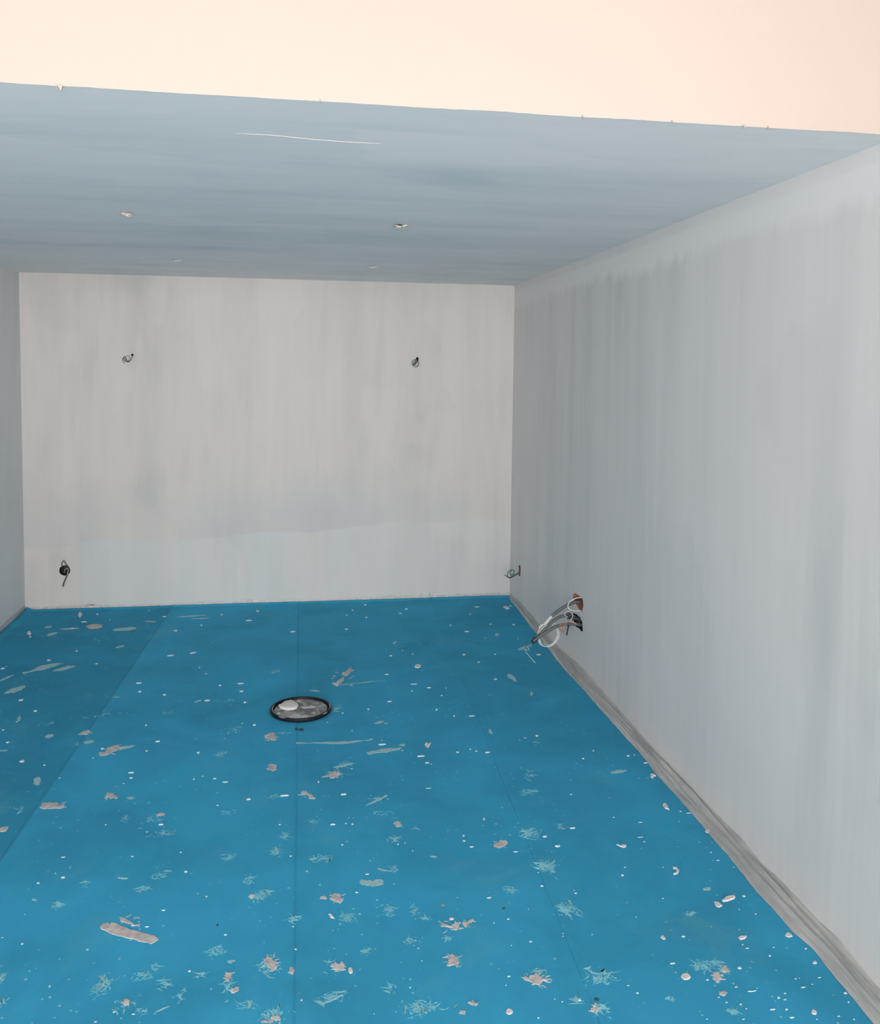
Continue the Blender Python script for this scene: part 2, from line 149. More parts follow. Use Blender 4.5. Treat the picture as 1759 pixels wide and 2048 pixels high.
CRUMBS = [(0.243,-1.293,0.034,0.035,0.0),(1.202,-1.173,0.048,0.035,20.0),(1.333,-1.136,0.06,0.0348,12.0),(1.406,-1.426,0.01,0.035,0.0),(1.456,-1.544,0.012,0.0217,0.0),(1.09,-1.656,0.034,0.0229,0.0),(1.669,-1.737,0.038,0.0254,0.0),(1.555,-1.753,0.018,0.0302,0.0),(1.682,-1.864,0.024,0.0296,0.0),(1.264,-1.863,0.02,0.035,0.0),(1.506,-1.979,0.03,0.035,0.0),(1.71,-2.033,0.022,0.035,0.0),(0.507,-1.843,0.028,0.0261,0.0),(0.629,-2.015,0.02,0.0269,0.0),(0.576,-2.152,0.01,0.0166,0.0),(0.542,-2.251,0.012,0.0185,0.0),(1.234,-2.285,0.012,0.0289,0.0),(1.776,-2.355,0.018,0.022,0.0),(1.714,-2.325,0.008,0.012,0.0),(1.323,-2.497,0.026,0.0224,0.0),(1.531,-2.654,0.014,0.021,0.0),(1.288,-2.599,0.012,0.0163,0.0),(1.076,-2.546,0.016,0.0236,0.0),(0.854,-2.69,0.01,0.0131,0.0),(1.056,-2.646,0.008,0.0135,0.0),(1.697,-0.193,0.026,0.035,0.0),(1.645,-0.437,0.044,0.035,0.0),(1.959,-0.748,0.052,0.035,0.0),(0.539,-0.138,0.02,0.035,0.0),(1.034,-0.257,0.03,0.035,0.0),(0.487,-0.327,0.06,0.0266,0.0),(1.162,-0.631,0.032,0.035,0.0),(1.322,-0.518,0.022,0.0341,0.0),(0.659,-0.287,0.01,0.0243,0.0),(0.599,-1.002,0.016,0.0343,0.0),(0.219,-0.649,0.016,0.0334,0.0),(0.895,-0.088,0.01,0.035,0.0),(1.441,-0.26,0.02,0.035,0.0),(0.444,-0.486,0.034,0.0337,0.0),(0.253,-1.254,0.01,0.0175,0.0),(0.777,-1.273,0.016,0.0313,0.0),(0.473,-1.171,0.024,0.035,0.0),(1.121,-1.797,0.02,0.035,0.0),(1.503,-2.485,0.006,0.0099,0.0),(1.639,-2.503,0.006,0.0098,0.0),(0.612,-2.411,0.016,0.0247,0.0),(3.622,-0.271,0.018,0.035,0.0),(3.359,-0.27,0.044,0.035,0.0),(2.491,-0.454,0.026,0.035,0.0),(2.403,-0.244,0.018,0.035,0.0),(2.509,-0.119,0.02,0.035,0.0),(2.811,-0.259,0.026,0.035,0.0),(2.752,-0.371,0.024,0.0324,0.0),(2.352,-0.369,0.014,0.033,0.0),(2.33,-0.733,0.026,0.0327,0.0),(3.526,-0.769,0.024,0.0333,0.0),(3.073,-0.731,0.016,0.035,0.0),(3.159,-0.895,0.036,0.0278,0.0),(3.362,-0.736,0.014,0.0302,0.0),(2.665,-1.254,0.01,0.0187,0.0),(2.721,-1.33,0.014,0.0244,0.0),(3.045,-1.385,0.032,0.035,0.0),(3.246,-1.403,0.014,0.0281,0.0),(3.111,-1.54,0.016,0.0267,0.0),(2.58,-1.347,0.018,0.0322,0.0),(2.658,-1.873,0.038,0.0138,0.0),(2.736,-1.941,0.036,0.0162,0.0),(2.519,-1.689,0.038,0.0148,0.0),(2.635,-1.982,0.012,0.019,0.0),(3.146,-1.855,0.028,0.0254,0.0),(2.79,-2.071,0.012,0.0215,0.0),(2.833,-1.959,0.01,0.0193,0.0),(2.729,-2.272,0.018,0.0283,0.0),(2.229,-2.254,0.016,0.014,0.0),(2.368,-2.217,0.014,0.02,0.0),(2.492,-2.125,0.026,0.0174,0.0),(2.808,-2.37,0.012,0.0227,0.0),(2.901,-2.382,0.036,0.0158,0.0),(2.398,-2.675,0.038,0.0195,0.0),(2.567,-2.831,0.036,0.0164,0.0),(2.589,-2.904,0.018,0.0141,0.0),(2.604,-2.918,0.008,0.0095,0.0),(2.747,-2.809,0.016,0.0223,0.0),(2.814,-2.783,0.01,0.0136,0.0),(2.888,-2.83,0.024,0.0222,0.0),(3.109,-2.693,0.01,0.0143,0.0),(3.076,-2.715,0.01,0.0141,0.0),(3.173,-2.677,0.016,0.024,0.0),(2.265,-2.489,0.008,0.0127,0.0),(2.145,-2.364,0.008,0.0133,0.0),(3.522,-1.448,0.034,0.0299,0.0),(3.256,-1.058,0.012,0.0271,0.0),(3.475,-1.097,0.01,0.0202,0.0),(3.268,-0.461,0.016,0.0328,0.0),(3.567,-0.358,0.012,0.0227,0.0),(2.218,-1.844,0.01,0.0165,0.0),(2.401,-2.625,0.008,0.012,0.0),(2.489,-2.757,0.008,0.0113,0.0),(2.838,-2.808,0.012,0.0156,0.0),(1.266,-2.879,0.016,0.0186,0.0),(1.259,-2.825,0.03,0.0174,0.0),(1.531,-2.651,0.016,0.021,0.0),(1.245,-2.927,0.008,0.0119,0.0),(1.577,-2.902,0.008,0.0102,0.0),(1.541,-2.927,0.01,0.014,0.0),(1.632,-2.934,0.018,0.0134,0.0),(1.68,-2.974,0.026,0.0131,0.0),(1.789,-3.147,0.026,0.0211,0.0),(1.941,-3.135,0.044,0.0183,0.0),(0.855,-2.692,0.01,0.0153,0.0),(0.743,-2.636,0.026,0.035,0.0),(0.957,-2.837,0.008,0.0102,0.0),(1.242,-3.283,0.008,0.0098,0.0),(1.388,-3.535,0.01,0.01,0.0),(1.969,-3.615,0.008,0.0098,0.0),(1.924,-3.375,0.01,0.0096,0.0),(1.597,-3.665,0.014,0.0156,0.0),(1.172,-3.643,0.016,0.0186,0.0),(1.138,-3.612,0.006,0.0067,0.0),(1.685,-3.83,0.008,0.0131,0.0),(1.551,-3.889,0.012,0.0106,0.0),(1.512,-3.972,0.014,0.0091,0.0),(1.14,-4.006,0.008,0.0104,0.0),(1.348,-4.063,0.008,0.0071,0.0),(1.274,-4.097,0.004,0.0049,0.0),(1.766,-4.052,0.01,0.0105,0.0),(1.539,-4.371,0.01,0.0068,0.0),(1.98,-4.041,0.008,0.0064,0.0),(1.989,-4.155,0.008,0.0069,0.0),(1.277,-4.219,0.006,0.0196,0.0),(1.666,-3.182,0.01,0.0124,0.0),(1.562,-3.53,0.008,0.0087,0.0),(1.459,-3.311,0.022,0.0163,0.0),(1.069,-3.965,0.006,0.0064,0.0),(1.103,-3.849,0.004,0.0058,0.0),(1.095,-3.667,0.012,0.013,0.0),(1.138,-3.506,0.016,0.0096,0.0),(1.412,-3.361,0.008,0.0111,0.0),(1.673,-4.211,0.012,0.0112,0.0),(1.484,-4.355,0.008,0.0066,0.0),(1.441,-4.386,0.008,0.0064,0.0),(1.745,-4.299,0.004,0.0044,0.0),(2.189,-3.157,0.028,0.0183,0.0),(1.922,-3.375,0.008,0.0113,0.0),(2.134,-3.402,0.024,0.016,0.0),(2.211,-3.411,0.012,0.0144,0.0),(2.185,-3.401,0.008,0.0112,0.0),(2.585,-2.905,0.016,0.0141,0.0),(2.604,-2.921,0.008,0.0094,0.0),(2.567,-2.828,0.032,0.0164,0.0),(2.635,-3.559,0.012,0.0162,0.0),(2.63,-3.597,0.012,0.0146,0.0),(2.651,-3.643,0.016,0.0107,0.0),(2.424,-3.639,0.006,0.0071,0.0),(2.741,-3.444,0.012,0.0294,0.0),(2.809,-3.7,0.018,0.0104,0.0),(2.947,-3.611,0.016,0.0147,0.0),(2.242,-3.771,0.014,0.0097,0.0),(2.198,-3.877,0.012,0.0101,0.0),(2.647,-3.973,0.016,0.0106,0.0),(2.728,-4.222,0.014,0.009,0.0),(2.847,-3.93,0.012,0.0121,0.0),(2.322,-4.375,0.008,0.0071,0.0),(2.006,-4.381,0.006,0.0153,0.0),(2.664,-4.548,0.008,0.0061,0.0),(2.028,-3.72,0.008,0.0079,0.0),(1.969,-3.615,0.01,0.0112,0.0),(1.98,-4.041,0.006,0.0107,0.0),(1.988,-4.155,0.006,0.0059,0.0),(2.373,-4.263,0.004,0.0037,0.0),(2.604,-4.406,0.006,0.0038,0.0),(2.685,-4.098,0.01,0.0096,0.0),(2.851,-3.523,0.004,0.0062,0.0),(2.259,-3.683,0.006,0.0055,0.0),(2.402,-3.581,0.006,0.0058,0.0),(2.374,-3.586,0.008,0.0102,0.0),(2.163,-3.56,0.01,0.0102,0.0),(2.264,-3.931,0.006,0.0058,0.0),(2.331,-3.845,0.006,0.005,0.0),(2.539,-3.956,0.006,0.0052,0.0),(2.634,-4.111,0.006,0.0053,0.0),(2.765,-4.055,0.004,0.005,0.0),(2.37,-4.202,0.006,0.0059,0.0),(2.208,-4.466,0.004,0.0032,0.0),(2.663,-4.231,0.004,0.0049,0.0),(2.621,-4.37,0.01,0.0088,0.0),(2.557,-3.151,0.024,0.0093,0.0),(2.238,-2.915,0.008,0.0124,0.0),(2.085,-3.026,0.012,0.0176,0.0),(3.32,-2.959,0.012,0.0229,0.0),(3.396,-2.883,0.012,0.0154,0.0),(3.542,-2.96,0.018,0.016,0.0),(3.575,-2.953,0.01,0.0129,0.0),(3.594,-3.042,0.032,0.0154,0.0),(3.195,-3.162,0.006,0.0086,0.0),(3.156,-3.291,0.012,0.0089,0.0),(3.31,-3.343,0.006,0.0078,0.0),(3.562,-3.496,0.014,0.0108,0.0),(3.591,-3.514,0.024,0.0093,0.0),(3.269,-3.505,0.012,0.0079,0.0),(3.362,-3.559,0.018,0.0077,0.0),(3.522,-3.573,0.006,0.007,0.0),(3.077,-3.564,0.026,0.0165,0.0),(2.948,-3.611,0.018,0.016,0.0),(2.977,-3.686,0.022,0.02,0.0),(3.319,-3.668,0.024,0.0085,0.0),(3.321,-3.701,0.008,0.0085,0.0),(3.153,-3.909,0.016,0.0145,0.0),(3.181,-3.861,0.008,0.0077,0.0),(3.543,-3.865,0.02,0.0076,0.0),(3.532,-3.733,0.006,0.007,0.0),(3.543,-3.81,0.008,0.0081,0.0),(3.527,-4.091,0.012,0.0168,0.0),(3.516,-4.191,0.008,0.0073,0.0),(3.474,-4.159,0.006,0.0053,0.0),(2.848,-3.931,0.012,0.006,0.0),(2.952,-3.973,0.006,0.0059,0.0),(2.952,-3.991,0.01,0.0082,0.0),(3.241,-4.063,0.008,0.0068,0.0),(3.223,-4.268,0.014,0.0106,0.0),(3.393,-4.334,0.008,0.0075,0.0),(3.399,-4.352,0.014,0.007,0.0),(3.485,-4.36,0.008,0.0056,0.0),(3.451,-4.396,0.008,0.0105,0.0),(3.336,-4.233,0.004,0.005,0.0),(3.42,-4.26,0.006,0.005,0.0),(3.134,-4.387,0.02,0.0097,0.0),(3.329,-4.436,0.014,0.0159,0.0),(3.277,-4.497,0.004,0.0096,0.0),(3.278,-4.512,0.012,0.0061,0.0),(3.316,-4.536,0.028,0.0094,0.0),(3.207,-4.471,0.01,0.0076,0.0),(2.977,-4.495,0.008,0.0122,0.0),(3.219,-4.568,0.008,0.0062,0.0),(3.256,-4.581,0.008,0.0062,0.0),(3.263,-4.6,0.006,0.0061,0.0),(3.336,-4.614,0.018,0.0088,0.0),(3.377,-4.573,0.008,0.0104,0.0),(3.393,-4.582,0.012,0.0052,0.0),(3.406,-4.558,0.006,0.0056,0.0),(3.377,-4.618,0.008,0.0088,0.0),(3.374,-4.651,0.016,0.008,0.0),(3.234,-4.638,0.008,0.0059,0.0),(2.801,-4.497,0.01,0.0147,0.0),(2.749,-4.496,0.008,0.0056,0.0),(2.731,-4.482,0.004,0.0032,0.0),(2.664,-4.548,0.006,0.0061,0.0),(3.132,-4.623,0.006,0.0052,0.0),(2.843,-4.197,0.006,0.0045,0.0),(2.839,-4.21,0.006,0.005,0.0),(2.934,-4.217,0.004,0.004,0.0),(2.962,-4.461,0.008,0.0058,0.0),(3.337,-4.526,0.004,0.0032,0.0),(3.206,-4.546,0.006,0.0055,0.0),(3.473,-4.505,0.008,0.0066,0.0),(3.438,-4.07,0.004,0.0045,0.0),(3.32,-3.88,0.006,0.0064,0.0),(3.11,-4.15,0.006,0.0063,0.0),(3.582,-4.381,0.012,0.0094,0.0),(3.475,-4.542,0.016,0.0075,0.0),(3.375,-4.62,0.008,0.0082,0.0),(3.452,-4.396,0.008,0.0098,0.0),(3.379,-4.572,0.01,0.0097,0.0),(3.374,-4.652,0.014,0.0074,0.0),(3.408,-4.558,0.008,0.0059,0.0),(3.584,-4.583,0.012,0.0122,0.0),(3.571,-4.618,0.006,0.0095,0.0),(3.525,-4.368,0.004,0.0039,0.0),(3.485,-4.36,0.004,0.0039,0.0),(3.548,-4.51,0.014,0.0051,0.0),(3.509,-4.666,0.01,0.0051,0.0),(3.544,-4.683,0.006,0.0067,0.0),(3.44,-4.668,0.006,0.0047,0.0),(3.509,-4.534,0.006,0.0053,0.0),(3.473,-4.504,0.004,0.0046,0.0),(3.486,-4.504,0.004,0.0046,0.0)]
FLAKES = [
('kite-shaped pale plaster flake near the left end of the back wall', [(0.4,-0.062),(0.437,-0.149),(0.441,-0.23),(0.408,-0.154)]),
("small pale plaster flake close to the left wall's foot", [(0.174,-0.569),(0.17,-0.525),(0.175,-0.514),(0.202,-0.565),(0.21,-0.601),(0.189,-0.598)]),
('half-moon plaster flake on the fleece behind and right of the bucket lid', [(2.744,-1.562),(2.737,-1.582),(2.728,-1.596),(2.717,-1.601),(2.71,-1.593),(2.702,-1.584),(2.705,-1.564),(2.711,-1.545),(2.723,-1.537),(2.732,-1.537),(2.739,-1.547)]),
('curled plaster flake with a dark underside, right of the dried trowel streak', [(2.603,-2.702),(2.617,-2.68),(2.62,-2.704),(2.637,-2.691),(2.623,-2.728),(2.612,-2.746),(2.607,-2.726)]),
('cyan-white plaster flake in the far right corner of the fleece', [(3.559,-0.293),(3.587,-0.277),(3.6,-0.308),(3.599,-0.347),(3.573,-0.364),(3.565,-0.324)]),
('round plaster droplet beside a ragged splat at the bottom of the centre seam', [(2.159,-4.277),(2.159,-4.285),(2.155,-4.288),(2.151,-4.29),(2.148,-4.285),(2.146,-4.279),(2.146,-4.271),(2.148,-4.264),(2.153,-4.262),(2.156,-4.264),(2.159,-4.27)]),
('oval plaster flake just above the wide ragged splat', [(2.507,-4.071),(2.504,-4.074),(2.5,-4.076),(2.496,-4.077),(2.493,-4.074),(2.492,-4.071),(2.492,-4.067),(2.495,-4.064),(2.499,-4.063),(2.503,-4.064),(2.505,-4.067)]),
('brownish plaster fragment above the wide ragged splat', [(2.488,-3.991),(2.486,-3.995),(2.483,-3.997),(2.48,-3.996),(2.477,-3.995),(2.476,-3.991),(2.476,-3.987),(2.479,-3.984),(2.482,-3.983),(2.485,-3.983),(2.487,-3.986)]),
('small wedge of plaster below the pinkish splat', [(2.096,-3.988),(2.105,-3.988),(2.116,-4.015),(2.102,-4.008)]),
('round plaster dollop at the lower edge of the picture', [(2.599,-4.514),(2.595,-4.52),(2.589,-4.523),(2.584,-4.524),(2.58,-4.52),(2.578,-4.514),(2.58,-4.508),(2.584,-4.502),(2.589,-4.5),(2.594,-4.503),(2.598,-4.507)]),
('small hooked plaster flake touching the film along the right wall', [(3.57,-3.156),(3.589,-3.155),(3.59,-3.176),(3.575,-3.179),(3.569,-3.198),(3.56,-3.185)]),
('leaf-shaped plaster flake nearest the film halfway along the right wall', [(3.51,-3.434),(3.522,-3.42),(3.528,-3.43),(3.526,-3.458),(3.522,-3.479),(3.508,-3.465)]),
('tadpole-shaped plaster drip on the right fleece strip', [(3.205,-3.708),(3.219,-3.716),(3.234,-3.71),(3.242,-3.716),(3.236,-3.728),(3.225,-3.733),(3.214,-3.722)]),
('C-shaped curl of plaster on the right fleece strip', [(3.356,-3.885),(3.37,-3.89),(3.37,-3.91),(3.357,-3.927),(3.34,-3.933),(3.339,-3.926),(3.353,-3.921),(3.361,-3.909),(3.36,-3.898),(3.353,-3.895)]),
('elongated plaster flake, upper one of the pair by the right film', [(3.438,-4.105),(3.46,-4.089),(3.492,-4.083),(3.495,-4.092),(3.485,-4.102),(3.458,-4.111),(3.439,-4.112)]),
('pointed plaster flake, lower one of the pair by the right film', [(3.409,-4.106),(3.423,-4.113),(3.426,-4.133),(3.409,-4.14),(3.403,-4.13)]),
('small teardrop plaster flake above the pink-grey oval dollop', [(3.153,-4.255),(3.161,-4.254),(3.162,-4.272),(3.153,-4.274),(3.148,-4.264)]),
('almond-shaped plaster flake left of the flake beside the right film', [(3.396,-4.3),(3.409,-4.293),(3.428,-4.296),(3.414,-4.308),(3.397,-4.31)]),
("bright plaster flake lying against the film's edge low on the right", [(3.554,-4.308),(3.569,-4.297),(3.576,-4.305),(3.575,-4.319),(3.559,-4.322),(3.552,-4.314)]),
('pink-grey oval plaster dollop on the right fleece strip', [(3.163,-4.453),(3.156,-4.459),(3.148,-4.462),(3.139,-4.462),(3.135,-4.456),(3.133,-4.448),(3.138,-4.441),(3.145,-4.436),(3.154,-4.435),(3.161,-4.438),(3.164,-4.445)]),
('small round plaster disc near the film, low on the right', [(3.579,-4.447),(3.576,-4.451),(3.572,-4.452),(3.568,-4.452),(3.565,-4.451),(3.565,-4.447),(3.567,-4.443),(3.571,-4.441),(3.576,-4.439),(3.58,-4.44),(3.581,-4.443)]),
('oval plaster pat near the bottom right corner', [(3.453,-4.646),(3.449,-4.65),(3.444,-4.65),(3.44,-4.648),(3.438,-4.644),(3.441,-4.639),(3.445,-4.635),(3.45,-4.631),(3.454,-4.633),(3.457,-4.636),(3.457,-4.641)]),
('white plaster scrap stuck at the edge of the right film', [(3.601,-3.676),(3.597,-3.684),(3.592,-3.692),(3.585,-3.698),(3.582,-3.694),(3.58,-3.691),(3.579,-3.686),(3.583,-3.678),(3.589,-3.674),(3.596,-3.668),(3.601,-3.67)])]
HOLE_UP = [(3.682,-1.6431,0.4445),(3.682,-1.6847,0.4615),(3.682,-1.7763,0.4653),(3.682,-1.8254,0.4623),(3.682,-1.8402,0.4325),(3.682,-1.8301,0.3908),(3.682,-1.7655,0.381),(3.682,-1.723,0.3933),(3.682,-1.6799,0.4058),(3.682,-1.6362,0.4185)]
HOLE_LO = [(3.682,-1.6508,0.3283),(3.682,-1.7182,0.339),(3.682,-1.7931,0.3362),(3.682,-1.8268,0.3196),(3.682,-1.8412,0.2718),(3.682,-1.8144,0.2612),(3.682,-1.773,0.2674),(3.682,-1.7067,0.2586),(3.682,-1.6716,0.2751),(3.682,-1.6441,0.2996)]
COND = [[(3.6975,-1.745,0.4225),(3.6608,-1.745,0.4225),(3.634,-1.745,0.4139),(3.602,-1.745,0.4017),(3.5542,-1.745,0.3717),(3.5162,-1.745,0.343)],[(3.6918,-1.757,0.3072),(3.6589,-1.757,0.3321),(3.6316,-1.757,0.3461),(3.5994,-1.757,0.3456),(3.562,-1.757,0.338),(3.525,-1.757,0.3156),(3.483,-1.757,0.2777),(3.4412,-1.757,0.2346),(3.402,-1.757,0.1961)],[(3.697,-1.775,0.2885),(3.6592,-1.775,0.2961),(3.6216,-1.775,0.2974),(3.5788,-1.775,0.2952),(3.5416,-1.775,0.2861),(3.5046,-1.775,0.2701),(3.4573,-1.775,0.242),(3.4258,-1.775,0.2207),(3.3954,-1.775,0.2009)]]
TAPE = [(3.4155,-1.765,0.2117),(3.4024,-1.765,0.2007),(3.3883,-1.765,0.1897)]
WHITE1 = [(3.5192,-1.735,0.3401),(3.4991,-1.735,0.3234),(3.4808,-1.735,0.3003),(3.4598,-1.735,0.28),(3.4415,-1.735,0.2595),(3.4356,-1.735,0.2334),(3.4426,-1.735,0.2015)]
WHITE2 = [(3.5201,-1.741,0.3386),(3.5039,-1.741,0.3196),(3.4898,-1.741,0.3017),(3.4713,-1.741,0.2892),(3.451,-1.741,0.2873),(3.437,-1.741,0.2694)]
RING = [(3.6934,-1.775,0.4567),(3.6719,-1.775,0.4574),(3.6452,-1.775,0.4503),(3.6187,-1.775,0.4354),(3.6074,-1.775,0.4122),(3.6143,-1.775,0.391),(3.636,-1.775,0.3799),(3.6629,-1.775,0.3764),(3.6924,-1.775,0.3791),(3.7019,-1.775,0.3882)]
LOOPM = [(3.6559,-1.785,0.3033),(3.618,-1.785,0.3177),(3.6311,-1.785,0.3356),(3.6344,-1.785,0.3538),(3.6222,-1.785,0.3736),(3.6007,-1.785,0.3785),(3.586,-1.785,0.3675),(3.5895,-1.785,0.3517),(3.6068,-1.785,0.3427)]
LOOPD = [(3.6376,-1.781,0.3395),(3.6237,-1.781,0.3636),(3.6049,-1.781,0.3694),(3.597,-1.781,0.3592),(3.6053,-1.781,0.35),(3.6186,-1.781,0.3533),(3.6157,-1.781,0.3623)]
LOOPO = [(3.6159,-1.795,0.3201),(3.5884,-1.795,0.3075),(3.5729,-1.795,0.2856),(3.5679,-1.795,0.2674),(3.5814,-1.795,0.2607),(3.589,-1.795,0.2798),(3.5805,-1.795,0.3046),(3.5618,-1.795,0.3084),(3.5515,-1.795,0.2915),(3.5563,-1.795,0.2652),(3.5709,-1.795,0.2543),(3.584,-1.795,0.2616)]
STUB = [(3.6094,-1.79,0.2959),(3.6037,-1.79,0.2647),(3.5979,-1.79,0.2334)]
ENDS = [[(3.392,-1.765,0.1906),(3.3763,-1.765,0.1765),(3.3595,-1.765,0.1667),(3.3661,-1.765,0.156),(3.3759,-1.765,0.1409)],[(3.3888,-1.769,0.1899),(3.3726,-1.769,0.1769),(3.3569,-1.769,0.1655),(3.3413,-1.769,0.1504),(3.3495,-1.769,0.137),(3.3626,-1.769,0.1417),(3.3597,-1.769,0.1575),(3.3491,-1.769,0.1605)],[(3.3663,-1.765,0.1403),(3.3451,-1.765,0.1453),(3.3603,-1.765,0.1237),(3.3803,-1.765,0.1004),(3.3966,-1.765,0.0813),(3.4129,-1.765,0.0622)]]
COIL = [(3.489,-1.74,0.153),(3.47,-1.7378,0.1548),(3.4557,-1.7357,0.1664),(3.4483,-1.7336,0.1859),(3.4491,-1.7315,0.2101),(3.4581,-1.7296,0.2354),(3.4741,-1.7278,0.2576),(3.495,-1.7261,0.2735),(3.5178,-1.7246,0.2806),(3.5392,-1.7233,0.2778),(3.556,-1.7222,0.2657),(3.5659,-1.7213,0.2461),(3.5674,-1.7207,0.2222),(3.5602,-1.7202,0.1976),(3.5453,-1.72,0.1762),(3.5251,-1.72,0.1614),(3.5024,-1.7203,0.1553),(3.4805,-1.7208,0.159),(3.4628,-1.7216,0.1718),(3.4517,-1.7225,0.1919),(3.4489,-1.7237,0.2162),(3.4546,-1.725,0.241),(3.4678,-1.7266,0.2626),(3.4866,-1.7283,0.2778),(3.5079,-1.7301,0.2843),(3.5283,-1.7321,0.2811),(3.5445,-1.7341,0.2686),(3.554,-1.7363,0.2489),(3.5549,-1.7384,0.2248),(3.547,-1.7406,0.2),(3.5312,-1.7428,0.1784),(3.5097,-1.7449,0.1633),(3.4857,-1.747,0.157),(3.4627,-1.749,0.1607),(3.4441,-1.7509,0.1738),(3.4328,-1.7527,0.1945),(3.4305,-1.7543,0.2197),(3.4374,-1.7557,0.2458),(3.4527,-1.757,0.2688),(3.4741,-1.758,0.2854),(3.4983,-1.7589,0.2929),(3.5217,-1.7595,0.2903),(3.5408,-1.7599,0.2778),(3.5527,-1.76,0.2573),(3.5554,-1.7599,0.2319),(3.5488,-1.7596,0.2054),(3.5337,-1.759,0.1821),(3.5126,-1.7582,0.1655),(3.4888,-1.7572,0.1583),(3.4662,-1.756,0.1616),(3.4483,-1.7545,0.1751),(3.438,-1.753,0.1967),(3.4371,-1.7512,0.2232),(3.4458,-1.7493,0.2505),(3.4631,-1.7474,0.2744),(3.4864,-1.7453,0.2912),(3.5124,-1.7432,0.2981),(3.5372,-1.741,0.2938),(3.5571,-1.7388,0.2789),(3.5691,-1.7366,0.2555),(3.5714,-1.7345,0.2269),(3.5636,-1.7324,0.1974),(3.5469,-1.7304,0.1715),(3.5238,-1.7286,0.1531),(3.4979,-1.7269,0.1449)]
CORNER = [[(3.6872,-0.3,0.2751),(3.6697,-0.3,0.2688),(3.6496,-0.3,0.2587),(3.6295,-0.3,0.2479),(3.6027,-0.3,0.2373),(3.5876,-0.3,0.2523),(3.5952,-0.3,0.282),(3.6186,-0.3,0.2968),(3.639,-0.3,0.2876),(3.636,-0.3,0.2644),(3.6159,-0.3,0.2549),(3.6055,-0.3,0.2731),(3.6207,-0.3,0.2881)],[(3.6841,-0.312,0.2739),(3.6601,-0.312,0.2599),(3.6333,-0.312,0.2473),(3.6066,-0.312,0.2347),(3.5896,-0.312,0.2431),(3.576,-0.312,0.2521),(3.561,-0.312,0.2624)],[(3.6845,-0.306,0.2612),(3.6828,-0.306,0.2845),(3.6776,-0.306,0.308),(3.6739,-0.306,0.33)]]
CHOLE = [3.682,-0.307,0.277]
WBOX = [0.283,0.0,0.307]
WWIRE = [[(0.2636,0.03,0.3068),(0.2697,-0.01,0.3336),(0.2695,-0.03,0.359),(0.2792,-0.04,0.3818),(0.2877,-0.04,0.3875),(0.2975,-0.03,0.3643),(0.3032,-0.015,0.3369),(0.3027,0.02,0.3081)],[(0.2799,0.02,0.2876),(0.286,-0.015,0.3104),(0.2955,-0.03,0.3255),(0.308,-0.035,0.3323),(0.3149,-0.035,0.3232),(0.3146,-0.035,0.3023),(0.3099,-0.04,0.2797)],[(0.3099,-0.04,0.2827),(0.3011,-0.045,0.2603),(0.2895,-0.045,0.2337),(0.2771,-0.04,0.1956)],[(0.2522,0.03,0.3011),(0.2725,-0.005,0.3205),(0.2876,-0.02,0.3354),(0.2962,-0.02,0.3472),(0.3049,-0.01,0.3448),(0.3029,0.02,0.3261)]]
LH = [0.781,0.0,1.913]
LW = [[(0.7761,0.03,1.9137),(0.7827,-0.012,1.9048),(0.7822,-0.03,1.892),(0.7726,-0.045,1.8766),(0.759,-0.05,1.8676),(0.747,-0.05,1.8737),(0.7378,-0.045,1.8887),(0.7455,-0.04,1.9039),(0.7567,-0.035,1.9066),(0.7653,-0.03,1.8943),(0.7603,-0.03,1.8816)],[(0.7766,0.03,1.913),(0.7822,-0.016,1.8997),(0.7732,-0.035,1.8755),(0.7532,-0.045,1.8633),(0.7386,-0.05,1.8698),(0.7288,-0.055,1.8847),(0.7305,-0.05,1.899),(0.7379,-0.045,1.8937),(0.7452,-0.04,1.8763),(0.7547,-0.04,1.8651)],[(0.7656,-0.02,1.8617),(0.749,-0.035,1.8613),(0.7388,-0.045,1.8661),(0.7288,-0.055,1.8809),(0.7204,-0.055,1.8846),(0.7227,-0.055,1.8708),(0.7335,-0.05,1.8485)]]
RH = [2.912,0.0,1.915]
RW = [[(2.9156,0.03,1.9156),(2.9056,-0.012,1.9061),(2.8928,-0.025,1.897),(2.8805,-0.035,1.8835),(2.8711,-0.04,1.8636),(2.8676,-0.04,1.8811),(2.8736,-0.035,1.8988),(2.8927,-0.025,1.9058),(2.9046,-0.02,1.8994)],[(2.9167,0.03,1.9145),(2.9082,-0.018,1.895),(2.8983,-0.035,1.8815),(2.8882,-0.045,1.8682),(2.8766,-0.05,1.8548),(2.8798,-0.05,1.8614),(2.8947,-0.045,1.8858),(2.9064,-0.04,1.8926)],[(2.9156,0.03,1.9167),(2.919,-0.012,1.9019),(2.9111,-0.03,1.8917),(2.9169,-0.045,1.8817),(2.9153,-0.05,1.8685),(2.9054,-0.05,1.853),(2.8869,-0.048,1.8472)]]
CEIL = [[1.234,-2.7],[2.46,-2.673],[1.215,-1.049],[2.453,-1.016]]
CW = [[(1.1921,-2.5976,2.52),(1.2277,-2.752,2.494),(1.2422,-2.7688,2.488),(1.2586,-2.7806,2.48),(1.2659,-2.7736,2.48),(1.2725,-2.754,2.488),(1.2644,-2.7492,2.49),(1.2538,-2.7541,2.488)],[(1.2384,-2.7557,2.496),(1.2462,-2.7592,2.492),(1.2623,-2.785,2.486),(1.2707,-2.7678,2.49),(1.2502,-2.6018,2.52)],[(2.4465,-2.5306,2.52),(2.438,-2.7023,2.494),(2.4472,-2.7351,2.486),(2.4593,-2.7407,2.484),(2.4732,-2.7159,2.49),(2.4929,-2.7248,2.494)],[(2.4402,-2.6528,2.494),(2.4491,-2.7185,2.484),(2.4674,-2.6973,2.488),(2.481,-2.7177,2.49),(2.5031,-2.6547,2.496)]]
